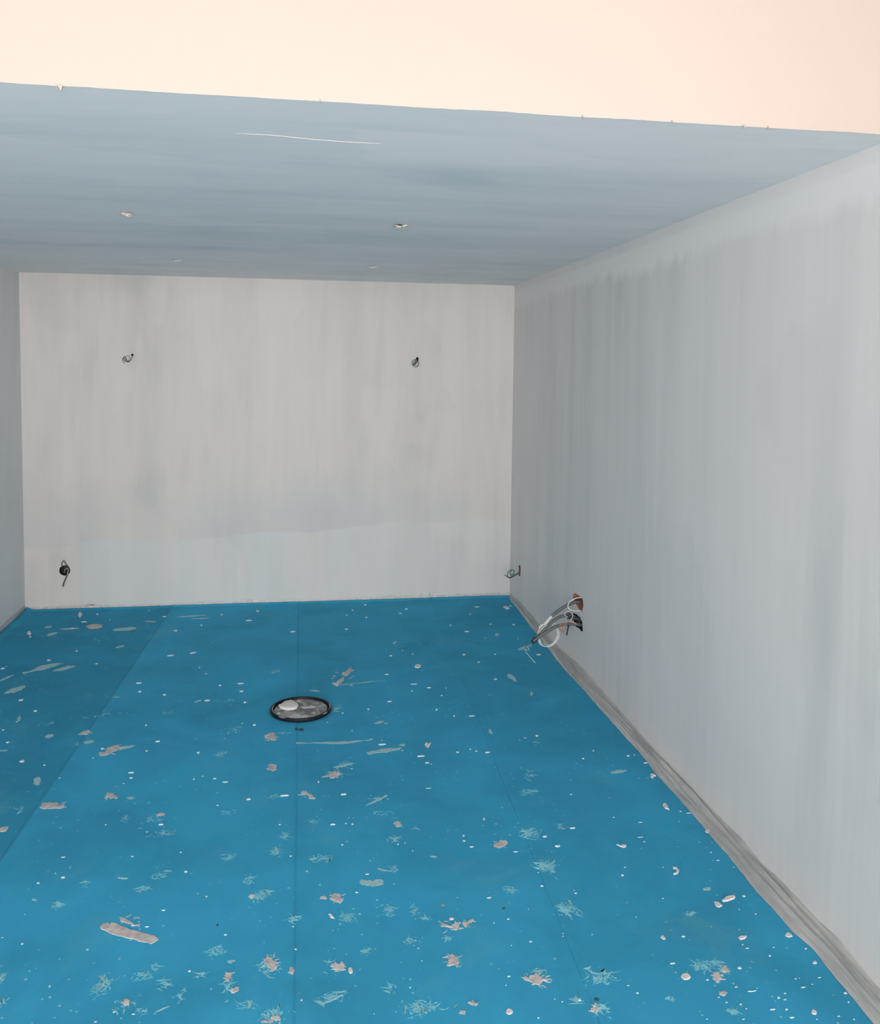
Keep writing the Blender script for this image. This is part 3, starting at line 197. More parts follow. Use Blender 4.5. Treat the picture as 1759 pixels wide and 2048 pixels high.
SCR = [[1.813,-4.176],[1.913,-4.18],[2.029,-4.158],[2.147,-4.147],[2.237,-4.148]]
LID = [2.011,-2.196]
BLOB = [(1.891,-2.15),(1.901,-2.154),(1.908,-2.135),(1.92,-2.108),(1.938,-2.093),(1.959,-2.085),(1.98,-2.106),(1.995,-2.139),(1.998,-2.174),(1.99,-2.2),(1.975,-2.212),(1.95,-2.215),(1.93,-2.21),(1.912,-2.198),(1.901,-2.185),(1.895,-2.164)]
LSM = [[(1.946,-2.304),(1.963,-2.28),(1.99,-2.264),(2.008,-2.286),(2.035,-2.283),(2.05,-2.305),(2.037,-2.342),(2.02,-2.365),(1.99,-2.38),(1.966,-2.364),(1.961,-2.338)],[(2.013,-2.177),(2.041,-2.174),(2.067,-2.153),(2.09,-2.173),(2.079,-2.192),(2.051,-2.185),(2.023,-2.192)],[(1.883,-2.243),(1.9,-2.226),(1.913,-2.241),(1.9,-2.259),(1.886,-2.264)],[(2.066,-2.254),(2.083,-2.25),(2.073,-2.288)],[(1.987,-2.09),(1.998,-2.072),(2.013,-2.086),(2.0,-2.097)],[(1.901,-2.292),(1.918,-2.287),(1.926,-2.314),(1.911,-2.319)]]
FILM = [(3.662,-0.069),(3.658,-0.337),(3.637,-0.772),(3.633,-0.814),(3.631,-0.959),(3.622,-1.249),(3.606,-1.578),(3.601,-1.859),(3.61,-2.075),(3.607,-2.233),(3.607,-3.035),(3.596,-3.179),(3.601,-3.331),(3.601,-3.504),(3.596,-3.686),(3.597,-3.814),(3.587,-4.002),(3.584,-4.074),(3.588,-4.171),(3.587,-4.299),(3.604,-4.389),(3.596,-4.477),(3.591,-4.588),(3.588,-4.7)]
TOPZ = [(-0.014,0.041),(-0.424,0.056),(-0.768,0.047),(-1.381,0.022),(-1.853,0.051),(-2.705,0.027),(-3.004,0.005),(-3.313,0.004),(-3.619,0.03),(-3.755,0.037),(-3.928,0.021),(-4.026,0.03),(-4.154,0.031),(-4.272,0.03),(-4.409,0.042),(-4.574,0.019)]
BURR = [(1.423,0.014),(2.049,0.004),(2.742,0.007),(2.993,0.004),(3.202,0.009),(3.273,0.006)]

# ------------------------------------------------------------------ helpers
def obj(name, bm, mat=None, parent=None, smooth=False):
    me = bpy.data.meshes.new(name)
    bmesh.ops.recalc_face_normals(bm, faces=bm.faces[:])
    bm.to_mesh(me)
    bm.free()
    if smooth:
        for p in me.polygons:
            p.use_smooth = True
    if mat:
        me.materials.append(mat)
    o = bpy.data.objects.new(name, me)
    C.objects.link(o)
    if parent:
        o.parent = parent
        o.matrix_parent_inverse = Matrix.Translation(-parent.location)
    return o

def tag(o, label, cat, group=None):
    o['label'] = label
    o['category'] = cat
    if group:
        o['group'] = group
    return o

def thing(name, loc, label, cat, group=None):
    o = bpy.data.objects.new(name, None)
    C.objects.link(o)
    o.location = loc
    o.empty_display_size = 0.05
    return tag(o, label, cat, group)

def struct(o):
    o['kind'] = 'structure'
    return o

def catmull(P, sub=8):
    P = [Vector(p) for p in P]
    Q = [2 * P[0] - P[1]] + P + [2 * P[-1] - P[-2]]
    out = []
    for i in range(1, len(Q) - 2):
        a, b, c, d = Q[i - 1:i + 3]
        for k in range(sub):
            t = k / sub
            out.append(0.5 * (2 * b + (c - a) * t + (2 * a - 5 * b + 4 * c - d) * t * t + (3 * b - a - 3 * c + d) * t ** 3))
    out.append(P[-1])
    return out

def tube(bm, P, r, n=10, sub=8, rib=0.0):
    P = catmull(P, sub)
    T = [(P[min(i + 1, len(P) - 1)] - P[max(i - 1, 0)]).normalized() for i in range(len(P))]
    u = T[0].orthogonal().normalized()
    rings = []
    for i, p in enumerate(P):
        u = (u - T[i] * u.dot(T[i])).normalized()
        v = T[i].cross(u)
        rr = r(i / (len(P) - 1)) if callable(r) else r
        if rib and i % 2:
            rr *= 1 - rib
        rings.append([bm.verts.new(p + rr * (u * math.cos(a) + v * math.sin(a))) for a in [2 * math.pi * k / n for k in range(n)]])
    for a, b in zip(rings, rings[1:]):
        for k in range(n):
            bm.faces.new((a[k], a[(k + 1) % n], b[(k + 1) % n], b[k]))
    bm.faces.new(rings[0])
    bm.faces.new(rings[-1])
    return bm

def wire(P, r, mat, parent, name='wire', sub=8, n=8, rib=0.0):
    bm = bmesh.new()
    tube(bm, P, r, n, sub, rib)
    return obj(name, bm, mat, parent, True)

def ragged(P, rnd, amp, levels):
    P = [Vector((p[0], p[1])) for p in P]
    for _ in range(levels):
        out = []
        for i, a in enumerate(P):
            b = P[(i + 1) % len(P)]
            d = b - a
            out += [a, (a + b) / 2 + Vector((-d.y, d.x)) * rnd.uniform(-amp, amp)]
        P = out
    return P

def slab(bm, P, h, zf, inset=0.0012):
    """solid pat over an outline: bottom on the surface, top a little smaller and higher"""
    n = len(P)
    area2 = sum(P[i][0] * P[(i + 1) % n][1] - P[(i + 1) % n][0] * P[i][1] for i in range(n))
    if area2 < 0:
        P = P[::-1]
    lo = [bm.verts.new((p[0], p[1], zf(p[0], p[1]))) for p in P]
    hi = []
    for i, p in enumerate(P):
        t = Vector(P[(i + 1) % n]) - Vector(P[i - 1])
        nn = Vector((-t.y, t.x))
        nn = nn.normalized() * inset if nn.length > 1e-6 else nn
        hi.append(bm.verts.new((p[0] + nn.x, p[1] + nn.y, zf(p[0], p[1]) + h)))
    for i in range(n):
        bm.faces.new((lo[i], lo[(i + 1) % n], hi[(i + 1) % n], hi[i]))
    f = bm.faces.new(hi)
    f.normal_update()
    bmesh.ops.triangulate(bm, faces=[f])
    bm.faces.new(lo[::-1])

def sheet_with_holes(bm, outer, holes):
    es = []
    for ring in [outer] + holes:
        vs = [bm.verts.new(p) for p in ring]
        es += [bm.edges.new((vs[i], vs[(i + 1) % len(vs)])) for i in range(len(vs))]
    bmesh.ops.triangle_fill(bm, use_beauty=True, use_dissolve=False, edges=es)
    return bm

def ring3(c, r, ax, n=28, wob=0.0, seed=1):
    rnd = random.Random(seed)
    out = []
    for k in range(n):
        a = 2 * math.pi * k / n
        q = r * (1 + rnd.uniform(-wob, wob))
        u, v = q * math.cos(a), q * math.sin(a)
        out.append((c[0], c[1] + u, c[2] + v) if ax == 0 else (c[0] + u, c[1], c[2] + v) if ax == 1 else (c[0] + u, c[1] + v, c[2]))
    return out

def recess(ring, d, name, mat, parent, taper=1.0):
    """box let into the wall behind a hole: side walls and a back"""
    bm = bmesh.new()
    c = sum((Vector(p) for p in ring), Vector()) / len(ring)
    a = [bm.verts.new(p) for p in ring]
    b = [bm.verts.new(c + (Vector(p) - c) * taper + Vector(d)) for p in ring]
    for i in range(len(ring)):
        j = (i + 1) % len(ring)
        bm.faces.new((a[i], a[j], b[j], b[i]))
    bm.faces.new(b)
    return obj(name, bm, mat, parent)

# ------------------------------------------------------------------ materials
def nodes(name):
    m = bpy.data.materials.new(name)
    m.use_nodes = True
    nt = m.node_tree
    return m, nt, nt.nodes['Principled BSDF']

def N(nt, t, **kw):
    n = nt.nodes.new(t)
    for k, v in kw.items():
        if k.startswith('i_'):
            n.inputs[k[2:].replace('_', ' ')].default_value = v
        else:
            setattr(n, k, v)
    return n

def coords(nt, scale, loc=(0, 0, 0)):
    tc = N(nt, 'ShaderNodeTexCoord')
    mp = N(nt, 'ShaderNodeMapping')
    mp.inputs['Scale'].default_value = scale
    mp.inputs['Location'].default_value = loc
    nt.links.new(tc.outputs['Object'], mp.inputs['Vector'])
    return mp.outputs['Vector']

def noise_n(nt, vec, scale, detail=3, rough=0.5, dist=0.0):
    n = N(nt, 'ShaderNodeTexNoise')
    n.inputs['Scale'].default_value = scale
    n.inputs['Detail'].default_value = detail
    n.inputs['Roughness'].default_value = rough
    n.inputs['Distortion'].default_value = dist
    nt.links.new(vec, n.inputs['Vector'])
    return n.outputs['Fac']

def remap(nt, v, a, b, c, d, smooth=False):
    n = N(nt, 'ShaderNodeMapRange')
    if smooth:
        n.interpolation_type = 'SMOOTHSTEP'
    for i, q in zip((1, 2, 3, 4), (a, b, c, d)):
        n.inputs[i].default_value = q
    nt.links.new(v, n.inputs[0])
    return n.outputs[0]

def mathn(nt, op, a, b):
    n = N(nt, 'ShaderNodeMath', operation=op)
    for i, q in enumerate((a, b)):
        if isinstance(q, (int, float)):
            n.inputs[i].default_value = q
        else:
            nt.links.new(q, n.inputs[i])
    return n.outputs[0]

def mix(nt, fac, a, b, mode='MIX'):
    n = N(nt, 'ShaderNodeMix', data_type='RGBA', blend_type=mode)
    if isinstance(fac, (int, float)):
        n.inputs[0].default_value = fac
    else:
        nt.links.new(fac, n.inputs[0])
    for i, q in ((6, a), (7, b)):
        if isinstance(q, tuple):
            n.inputs[i].default_value = (*q, 1)
        else:
            nt.links.new(q, n.inputs[i])
    return n.outputs[2]

def bump(nt, b, hgt, strength, dist):
    n = N(nt, 'ShaderNodeBump')
    n.inputs['Strength'].default_value = strength
    n.inputs['Distance'].default_value = dist
    nt.links.new(hgt, n.inputs['Height'])
    nt.links.new(n.outputs['Normal'], b.inputs['Normal'])

def plain(name, col, rough=0.6, metal=0.0, var=0.0, scale=60, bmp=0.0):
    m, nt, b = nodes(name)
    b.inputs['Roughness'].default_value = rough
    b.inputs['Metallic'].default_value = metal
    v = coords(nt, (1, 1, 1))
    n = noise_n(nt, v, scale, 4)
    c = mix(nt, remap(nt, n, .3, .7, 0, 1), tuple(x * (1 - var) for x in col), tuple(min(1, x * (1 + var)) for x in col))
    nt.links.new(c, b.inputs['Base Color'])
    if bmp:
        bump(nt, b, n, .6, bmp)
    return m

def plaster(name, base, stained, streak, fine, patch, amt=0.75, seed=0.0, zone=None):
    """skim-coated plaster: trowel streaks along one axis, damp-looking patches, faint brush marks"""
    m, nt, b = nodes(name)
    b.inputs['Roughness'].default_value = 0.72
    b.inputs['Specular IOR Level'].default_value = 0.25
    s1 = noise_n(nt, coords(nt, streak, (seed, seed * 1.7, 3.1)), 1.0, 5, .6, .25)
    s2 = noise_n(nt, coords(nt, fine, (seed + 9, 4, seed)), 1.0, 4, .6)
    p1 = noise_n(nt, coords(nt, patch, (seed * 2, 7, seed)), 1.0, 3, .55, .4)
    vo = N(nt, 'ShaderNodeTexVoronoi', distance='CHEBYCHEV', feature='SMOOTH_F1')
    vo.inputs['Scale'].default_value = 1.0
    vo.inputs['Smoothness'].default_value = 0.12
    pv = N(nt, 'ShaderNodeVectorMath', operation='ADD')
    nt.links.new(coords(nt, tuple(q * 1.6 for q in patch), (seed, 2, seed)), pv.inputs[0])
    tn = N(nt, 'ShaderNodeTexNoise')
    tn.inputs['Scale'].default_value = 3.0
    nt.links.new(coords(nt, patch), tn.inputs['Vector'])
    sc = N(nt, 'ShaderNodeVectorMath', operation='SCALE')
    sc.inputs['Scale'].default_value = 0.35
    nt.links.new(tn.outputs['Color'], sc.inputs[0])
    nt.links.new(sc.outputs[0], pv.inputs[1])
    nt.links.new(pv.outputs[0], vo.inputs['Vector'])
    sep = N(nt, 'ShaderNodeSeparateColor')
    nt.links.new(vo.outputs['Color'], sep.inputs[0])
    a = remap(nt, s1, .40, .68, 0, .75, True)
    q = remap(nt, p1, .45, .75, 0, .6, True)
    c = mathn(nt, 'MULTIPLY', sep.outputs[0], .22)
    d = remap(nt, s2, .35, .75, -.03, .09)
    f = mathn(nt, 'ADD', mathn(nt, 'ADD', mathn(nt, 'MULTIPLY', mathn(nt, 'ADD', q, .35), a), c), d)
    f = mathn(nt, 'ADD', f, mathn(nt, 'MULTIPLY', q, .25))
    f = mathn(nt, 'MULTIPLY', f, amt)
    col = mix(nt, f, base, stained)
    if zone:
        col = zone(nt, col)
    nt.links.new(col, b.inputs['Base Color'])
    bump(nt, b, mathn(nt, 'ADD', mathn(nt, 'MULTIPLY', s2, .6), s1), .25, .002)
    return m

def lower_coat(nt, col):
    # a second, cleaner coat rolled over the foot of the back wall, with an uneven upper edge
    tc = N(nt, 'ShaderNodeTexCoord')
    sp = N(nt, 'ShaderNodeSeparateXYZ')
    nt.links.new(tc.outputs['Object'], sp.inputs[0])
    n = noise_n(nt, coords(nt, (1.3, 0, 0), (5, 0, 0)), 1.0, 2, .5)
    e = mathn(nt, 'ADD', mathn(nt, 'MULTIPLY', n, .22), mathn(nt, 'MULTIPLY', sp.outputs['X'], .045))
    dz = mathn(nt, 'SUBTRACT', mathn(nt, 'ADD', e, .37), sp.outputs['Z'])
    k = remap(nt, dz, -.012, .012, 0, 1, True)
    xs = remap(nt, sp.outputs['X'], .36, .44, 0, 1, True)
    st = remap(nt, noise_n(nt, coords(nt, (5, 0, .6)), 1.0, 3), .35, .65, .25, .70)
    fade = remap(nt, sp.outputs['X'], 1.3, 2.4, 1, .55, True)
    low = mathn(nt, 'MULTIPLY', mathn(nt, 'MULTIPLY', k, xs), mathn(nt, 'MULTIPLY', st, fade))
    # above it a greyer, thinly sanded belt that runs out upwards
    belt = mathn(nt, 'MULTIPLY', remap(nt, dz, -.55, -.05, 0, 1, True), remap(nt, dz, -.012, .012, 1, 0, True))
    bn = remap(nt, noise_n(nt, coords(nt, (1.6, 0, 1.2), (2, 0, 4)), 1.0, 3), .35, .65, .1, .75)
    col = mix(nt, mathn(nt, 'MULTIPLY', belt, bn), col, (.525, .535, .555))
    return mix(nt, low, col, (.575, .64, .665))

def cut_in(nt, col):
    # a paler hand-painted band along the ceiling, brushed out unevenly downwards
    tc = N(nt, 'ShaderNodeTexCoord')
    sp = N(nt, 'ShaderNodeSeparateXYZ')
    nt.links.new(tc.outputs['Object'], sp.inputs[0])
    n = noise_n(nt, coords(nt, (0, 9, 0), (0, 5, 0)), 1.0, 3, .6)
    n2 = noise_n(nt, coords(nt, (0, .9, 0), (0, 2, 0)), 1.0, 2, .5)
    e = mathn(nt, 'SUBTRACT', 2.47, mathn(nt, 'ADD', mathn(nt, 'MULTIPLY', n, .16), mathn(nt, 'MULTIPLY', n2, .12)))
    k = remap(nt, mathn(nt, 'SUBTRACT', sp.outputs['Z'], e), -.03, .05, 0, 1, True)
    lo = remap(nt, sp.outputs['Z'], 2.44, 2.46, 1, .55, True)
    return mix(nt, mathn(nt, 'MULTIPLY', k, lo), col, (.82, .80, .79))

WB, WS = (.68, .645, .625), (.52, .505, .515)
M = {}
M['wall_back'] = plaster('plaster_back', WB, (.55, .54, .53), (4.5, 1, .55), (22, 1, .9), (1.5, 1, .9), 1.15, 1.3, lower_coat)
M['wall_right'] = plaster('plaster_right', (.785, .755, .74), (.58, .585, .585), (1, 4.2, .30), (1, 20, .6), (1, .9, .6), .85, 4.2, cut_in)
M['wall_left'] = plaster('plaster_left', (.72, .73, .73), (.58, .605, .61), (1, 4, .5), (1, 24, 1), (1, 1, .8), .8, 8.8)
M['ceiling'] = plaster('plaster_ceiling', (.86, .85, .84), (.60, .655, .675), (.5, 3.2, 1), (1.2, 22, 1), (.8, 1.5, 1), .8, 2.6)
M['front'] = plaster('plaster_front', (.545, .465, .42), (.52, .435, .395), (.6, 1, 3), (2, 1, 14), (.7, 1, 1.2), .6, 6.1)
M['screed'] = plain('screed', (.55, .54, .52), .9, 0, .15, 20, .002)

def fleece(name, col):
    m, nt, b = nodes(name)
    b.inputs['Roughness'].default_value = 0.85
    b.inputs['Specular IOR Level'].default_value = 0.15
    big = noise_n(nt, coords(nt, (1, 1, 1)), 2.2, 4, .6, .5)
    c = mix(nt, remap(nt, big, .3, .7, 0, 1), tuple(x * .86 for x in col), tuple(min(1, x * 1.10) for x in col))
    # dried plaster dust trodden into the felt: soft greenish clouds and pinhead specks
    cl = noise_n(nt, coords(nt, (1, .8, 1), (3, 1, 0)), 3.1, 6, .65, .3)
    c = mix(nt, remap(nt, cl, .54, .78, 0, .34, True), c, (.14, .42, .50))
    sp = N(nt, 'ShaderNodeTexVoronoi')
    sp.inputs['Scale'].default_value = 55
    nt.links.new(coords(nt, (1, 1, 0)), sp.inputs['Vector'])
    sz = N(nt, 'ShaderNodeSeparateColor')
    nt.links.new(sp.outputs['Color'], sz.inputs[0])
    thr = mathn(nt, 'MULTIPLY', mathn(nt, 'POWER', sz.outputs[0], 5.0), .30)
    dot = remap(nt, mathn(nt, 'SUBTRACT', thr, sp.outputs['Distance']), 0, .04, 0, 1)
    gate = remap(nt, noise_n(nt, coords(nt, (1, 1, 1), (0, 6, 0)), 2.6, 4, .6), .46, .62, .05, .8)
    c = mix(nt, mathn(nt, 'MULTIPLY', dot, gate), c, (.36, .66, .74))
    nt.links.new(c, b.inputs['Base Color'])
    fib = noise_n(nt, coords(nt, (1, 1, 1)), 420, 3, .7)
    bump(nt, b, fib, .25, .0012)
    return m

FB = (.043, .358, .590)
M['fleece'] = [fleece('blue_fleece_%s' % k, tuple(x * q for x in FB)) for k, q in (('left', .86), ('mid', 1.03), ('main', 1.0), ('right', .96))]
M['thick'] = plain('dried_plaster', (.55, .515, .505), .9, 0, .24, 45, .003)
M['lid_plaster'] = plain('lid_plaster', (.64, .625, .61), .9, 0, .18, 60, .0012)
M['thin'] = plain('plaster_film', (.34, .555, .61), .9, 0, .16, 110, .0004)
M['dust'] = plain('plaster_dust', (.26, .64, .73), .9, 0, .2, 140)
M['dark_stain'] = plain('dark_stain', (.03, .10, .15), .9, 0, .2, 100)
M['crumb'] = plain('plaster_crumb', (.54, .68, .72), .85, 0, .08, 150)
M['flake'] = plain('plaster_flake', (.70, .675, .66), .85, 0, .10, 120, .001)
M['brown'] = plain('brown_crumb', (.30, .25, .22), .85, 0, .2, 120)
M['black'] = plain('black_plastic', (.008, .010, .017), .5, 0, .2, 60)
M['black'].node_tree.nodes['Principled BSDF'].inputs['Specular IOR Level'].default_value = .25
M['hole'] = plain('dark_box', (.015, .014, .014), .7, 0, .3, 80)
M['brick'] = plain('terracotta', (.42, .17, .10), .85, 0, .3, 70, .002)
M['conduit'] = plain('grey_sheath', (.105, .12, .125), .5, 0, .12, 50)
M['white_wire'] = plain('white_insulation', (.80, .79, .77), .4, 0, .04, 50)
M['tape'] = plain('black_tape', (.010, .012, .022), .45, 0, .2, 60)
M['grey_wire'] = plain('grey_insulation', (.055, .065, .065), .45, 0, .15, 50)
M['green_wire'] = plain('green_insulation', (.022, .085, .078), .45, 0, .15, 50)
M['brown_wire'] = plain('copper_brown_insulation', (.40, .18, .13), .45, 0, .15, 50)
M['pink_wire'] = plain('pale_pink_insulation', (.62, .45, .42), .45, 0, .1, 50)
M['cream_wire'] = plain('cream_insulation', (.80, .70, .60), .45, 0, .08, 50)
M['teal_wire'] = plain('pale_teal_insulation', (.50, .72, .74), .4, 0, .08, 50)

def film_mat():
    m, nt, b = nodes('masking_film')
    b.inputs['Roughness'].default_value = 0.42
    n = noise_n(nt, coords(nt, (6, 1.2, 6)), 3.0, 5, .65, .8)
    f = noise_n(nt, coords(nt, (40, 3.5, 40)), 1.0, 5, .6, .6)
    c = mix(nt, remap(nt, n, .3, .7, 0, 1), (.34, .365, .37), (.52, .52, .515))
    c = mix(nt, remap(nt, f, .50, .68, 0, .6), c, (.70, .69, .68))  # pale streaks: highlights on the wrinkles put into the film's colour
    nt.links.new(c, b.inputs['Base Color'])
    bump(nt, b, f, .5, .003)
    return m
M['film'] = film_mat()

def lid_mat():
    m, nt, b = nodes('plastered_disc')
    b.inputs['Roughness'].default_value = 0.7
    n = noise_n(nt, coords(nt, (1, 1, 1), (2, 3, 0)), 14, 6, .65, .6)
    n2 = noise_n(nt, coords(nt, (1, 1, 1)), 60, 4, .6)
    c = mix(nt, remap(nt, n, .40, .64, 0, 1, True), (.15, .165, .165), (.50, .50, .495))
    c = mix(nt, remap(nt, n2, .55, .75, 0, .35), c, (.50, .50, .50))
    nt.links.new(c, b.inputs['Base Color'])
    bump(nt, b, n, .4, .002)
    return m
M['disc'] = lid_mat()

# ------------------------------------------------------------------ the shell
bm = bmesh.new()
vs = [bm.verts.new(p) for p in ((-.02, YN, 0), (W + .02, YN, 0), (W + .02, .02, 0), (-.02, .02, 0))]
bm.faces.new(vs)
struct(obj('floor', bm, M['screed']))

wbox_ring = ring3(WBOX, .0385, 1, 30, .04, 3)
lh_ring = ring3(LH, .0095, 1, 16, .08, 4)
rh_ring = ring3(RH, .0105, 1, 16, .08, 5)
bm = bmesh.new()
sheet_with_holes(bm, [(0, 0, 0), (W, 0, 0), (W, 0, H), (0, 0, H)], [wbox_ring, lh_ring, rh_ring])
struct(obj('wall_back', bm, M['wall_back']))

slit = [(W, CHOLE[1] + .028 * math.cos(a), CHOLE[2] + .012 + .045 * math.sin(a)) for a in [2 * math.pi * k / 16 for k in range(16)]]
bm = bmesh.new()
sheet_with_holes(bm, [(W, 0, 0), (W, YN, 0), (W, YN, ZT), (W, YF, ZT), (W, YF, H), (W, 0, H)], [HOLE_UP, HOLE_LO, slit])
struct(obj('wall_right', bm, M['wall_right']))

bm = bmesh.new()
sheet_with_holes(bm, [(0, 0, 0), (0, YN, 0), (0, YN, ZT), (0, YF, ZT), (0, YF, H), (0, 0, H)], [])
struct(obj('wall_left', bm, M['wall_left']))

ceil_rings = [ring3((c[0], c[1], H), r, 2, 18, .1, 9 + i) for i, (c, r) in enumerate(zip(CEIL, (.022, .022, .014, .014)))]
bm = bmesh.new()
sheet_with_holes(bm, [(0, 0, H), (W, 0, H), (W, YF, H), (0, YF, H)], ceil_rings)
ceil = struct(obj('ceiling', bm, M['ceiling']))
bm = bmesh.new()
tube(bm, [(x, y, H - .0003) for x, y in SCR], lambda t: .0007 * (1 - abs(2 * t - 1) ** 3) + .0002, 6, 6)
obj('scratch', bm, M['cream_wire'], ceil)

# front face over the opening, its lower edge a plastered corner bead with small nicks
bm = bmesh.new()
rnd = random.Random(5)
xs = [W * i / 240 for i in range(241)]
lo = [bm.verts.new((x, YF - .004, H - .0015 + .0022 * noise.noise(Vector((x * 5, 2, 0))) + .0012 * noise.noise(Vector((x * 40, 7, 0))))) for x in xs]
md = [bm.verts.new((x, YF - .004, H + .02)) for x in xs]
hi = [bm.verts.new((x, YF - .004, ZT)) for x in xs]
bk = [bm.verts.new((x, YF, H)) for x in xs]
for i in range(240):
    for a, b in ((lo, md), (md, hi), (bk, lo)):
        bm.faces.new((a[i], a[i + 1], b[i + 1], b[i]))
front = struct(obj('wall_front', bm, M['front']))
for x, h in BURR:
    bm = bmesh.new()
    P = [(x - .9 * h, YF - .005, H + .004), (x + .5 * h, YF - .005, H + .003), (x + .30 * h, YF - .008, H - .6 * h), (x + .18 * h, YF - .006, H - h), (x - .1 * h, YF - .009, H - .45 * h)]
    a = [bm.verts.new(p) for p in P]
    b = [bm.verts.new((p[0], p[1] + .007, p[2])) for p in P]
    bm.faces.new(a)
    bm.faces.new(b[::-1])
    for i in range(5):
        bm.faces.new((a[i], a[(i + 1) % 5], b[(i + 1) % 5], b[i]))
    obj('plaster_burr', bm, M['front'], front)

bm = bmesh.new()
vs = [bm.verts.new(p) for p in ((0, YN, ZT), (W, YN, ZT), (W, YF, ZT), (0, YF, ZT))]
bm.faces.new(vs)
struct(obj('ceiling_front', bm, M['front']))

bm = bmesh.new()
vs = [bm.verts.new(p) for p in ((0, YN, 3.0), (W, YN, 3.0), (W, YN, ZT), (0, YN, ZT))]
bm.faces.new(vs)
struct(obj('rear_light_shield', bm, M['front']))  # unseen panel added above the rear opening to cut light on the front face

# ------------------------------------------------------------------ blue fleece strips
def lerp_tab(T, y):
    # T: list of (y, value) sorted by falling y
    if y >= T[0][0]:
        return T[0][1]
    for (y0, v0), (y1, v1) in zip(T, T[1:]):
        if y >= y1:
            return v0 + (v1 - v0) * (y - y0) / (y1 - y0)
    return T[-1][1]

SEAM = [lambda y: 1.048 + .0393 * y, lambda y: 2.003 + .0034 * y, lambda y: 3.037 + .0459 * y]
for i, q in enumerate(SEAM):
    pass
def edge_x(k, y):
    return .012 if k == 0 else W - .012 if k == 4 else SEAM[k - 1](y)

def wrk(x, y):
    return .0011 * noise.noise(Vector((x * 2.2, y * 1.1, 0)))

def back_rise(y):
    # the fleece rises in a shallow ramp against the foot of the back wall
    if y < -.21:
        return 0
    t = min(1, (y + .21) / .17)
    return .006 * t * t * (3 - 2 * t) + (0 if y < -.05 else .012 * ((y + .05) / .038) ** 2)

def sheet_of(x, y):
    return sum(x > s(y) for s in SEAM)

LEVEL = (.0040, .0052, .0043, .0055)     # neighbouring strips overlap, so every other one lies higher
def top(x, y):
    k = sheet_of(x, y)
    z = LEVEL[k] + wrk(x, y) + back_rise(y)
    for j, s in enumerate(SEAM):
        d = abs(x - s(y))
        over = j + 1 if LEVEL[j + 1] > LEVEL[j] else j
        if k == over and d < .035:
            z += .0016 * (1 - d / .035)
    return z

sheet_labels = ['blue floor fleece strip along the left wall, left of the slanting seam',
                'blue floor fleece strip between the slanting seam and the middle seam, left of the lid',
                'blue floor fleece strip right of the middle seam, right of the lid',
                'blue floor fleece strip along the right wall below the hanging grey cables']
sheets = []
ys = [-6.6 + .03 * i for i in range(211)] + [-.27, -.24, -.21, -.18, -.15, -.12, -.09, -.06, -.048, -.036, -.026, -.018, -.012]
for k in range(4):
    bm = bmesh.new()
    n = 64
    rows = []
    for y in ys:
        x0, x1 = edge_x(k, y), edge_x(k + 1, y)
        if k > 0 and LEVEL[k] < LEVEL[k - 1]:
            x0 -= .05
        if k < 3 and LEVEL[k] < LEVEL[k + 1]:
            x1 += .05
        row = []
        for i in range(n + 1):
            x = x0 + (x1 - x0) * i / n
            inside = edge_x(k, y) + 1e-4 <= x <= edge_x(k + 1, y) - 1e-4
            z = top(x, y) if inside else LEVEL[k] + wrk(x, y) + back_rise(y) - .0006
            if k == 0 and i < 3:
                z += (.022, .013, .006)[i]
            row.append(bm.verts.new((x, y, z)))
        rows.append(row)
    for a, b in zip(rows, rows[1:]):
        for i in range(n):
            bm.faces.new((a[i], a[i + 1], b[i + 1], b[i]))
    o = obj('floor_fleece', bm, M['fleece'][k], None, True)
    md = o.modifiers.new('thickness', 'SOLIDIFY')
    md.thickness = .0016
    md.offset = -1
    tag(o, sheet_labels[k], 'floor covering', 'blue fleece strips on the floor')
    sheets.append(o)

# dried smears and trodden dust are stuck to the fleece: parts of the strip they lie on
def zf(x, y):
    return top(x, y) - .0003
for i, (kind, P) in enumerate(SMEARS):
    rnd = random.Random(100 + i)
    cx = sum(p[0] for p in P) / len(P)
    cy = sum(p[1] for p in P) / len(P)
    big = len(P) > 20
    Q = ragged(P, rnd, .14 if big else .27 if kind == 'p' else .15, 2 if big or kind == 't' else 3)
    bm = bmesh.new()
    if kind == 'p':
        slab(bm, Q, .0018, zf, .0012)
        if not big:
            rx = max(abs(p[0] - cx) for p in P)
            ry = max(abs(p[1] - cy) for p in P)
            for _ in range(rnd.randint(6, 10)):     # thin tongues thrown out round the splat
                a, r0 = rnd.uniform(0, 6.28), rnd.uniform(.45, .95)
                L = min(.020, rnd.uniform(.2, .6) * max(rx, ry))
                b = a + rnd.gauss(0, .8)
                w = rnd.uniform(.0008, .0020)
                s0 = Vector((cx + rx * r0 * math.cos(a), cy + ry * r0 * math.sin(a)))
                u = Vector((math.cos(b), math.sin(b)))
                v = Vector((-u.y, u.x))
                bend = rnd.uniform(-.35, .35)
                C3 = [s0 + u * L * q + v * L * bend * q * q for q in (0, .4, .75, 1)]
                W3 = [w * q * rnd.uniform(.7, 1.3) for q in (1.0, 1.1, .8, .35)]
                pts = [c + v * q for c, q in zip(C3, W3)] + [c - v * q for c, q in reversed(list(zip(C3, W3)))]
                slab(bm, [(q.x, q.y) for q in pts], .0014, zf, .0002)
    else:
        slab(bm, Q, .0010, zf, .0006)
    o = obj('plaster_smear' if kind != 'd' else 'dark_stain', bm, M[{'p': 'thick', 't': 'thin', 'd': 'dark_stain'}[kind]], sheets[sheet_of(cx, cy)])
    o['label'] = {'p': 'pale pinkish grey splat of dried plaster', 't': 'thin pale smear of dried plaster', 'd': 'small dark stain'}[kind]

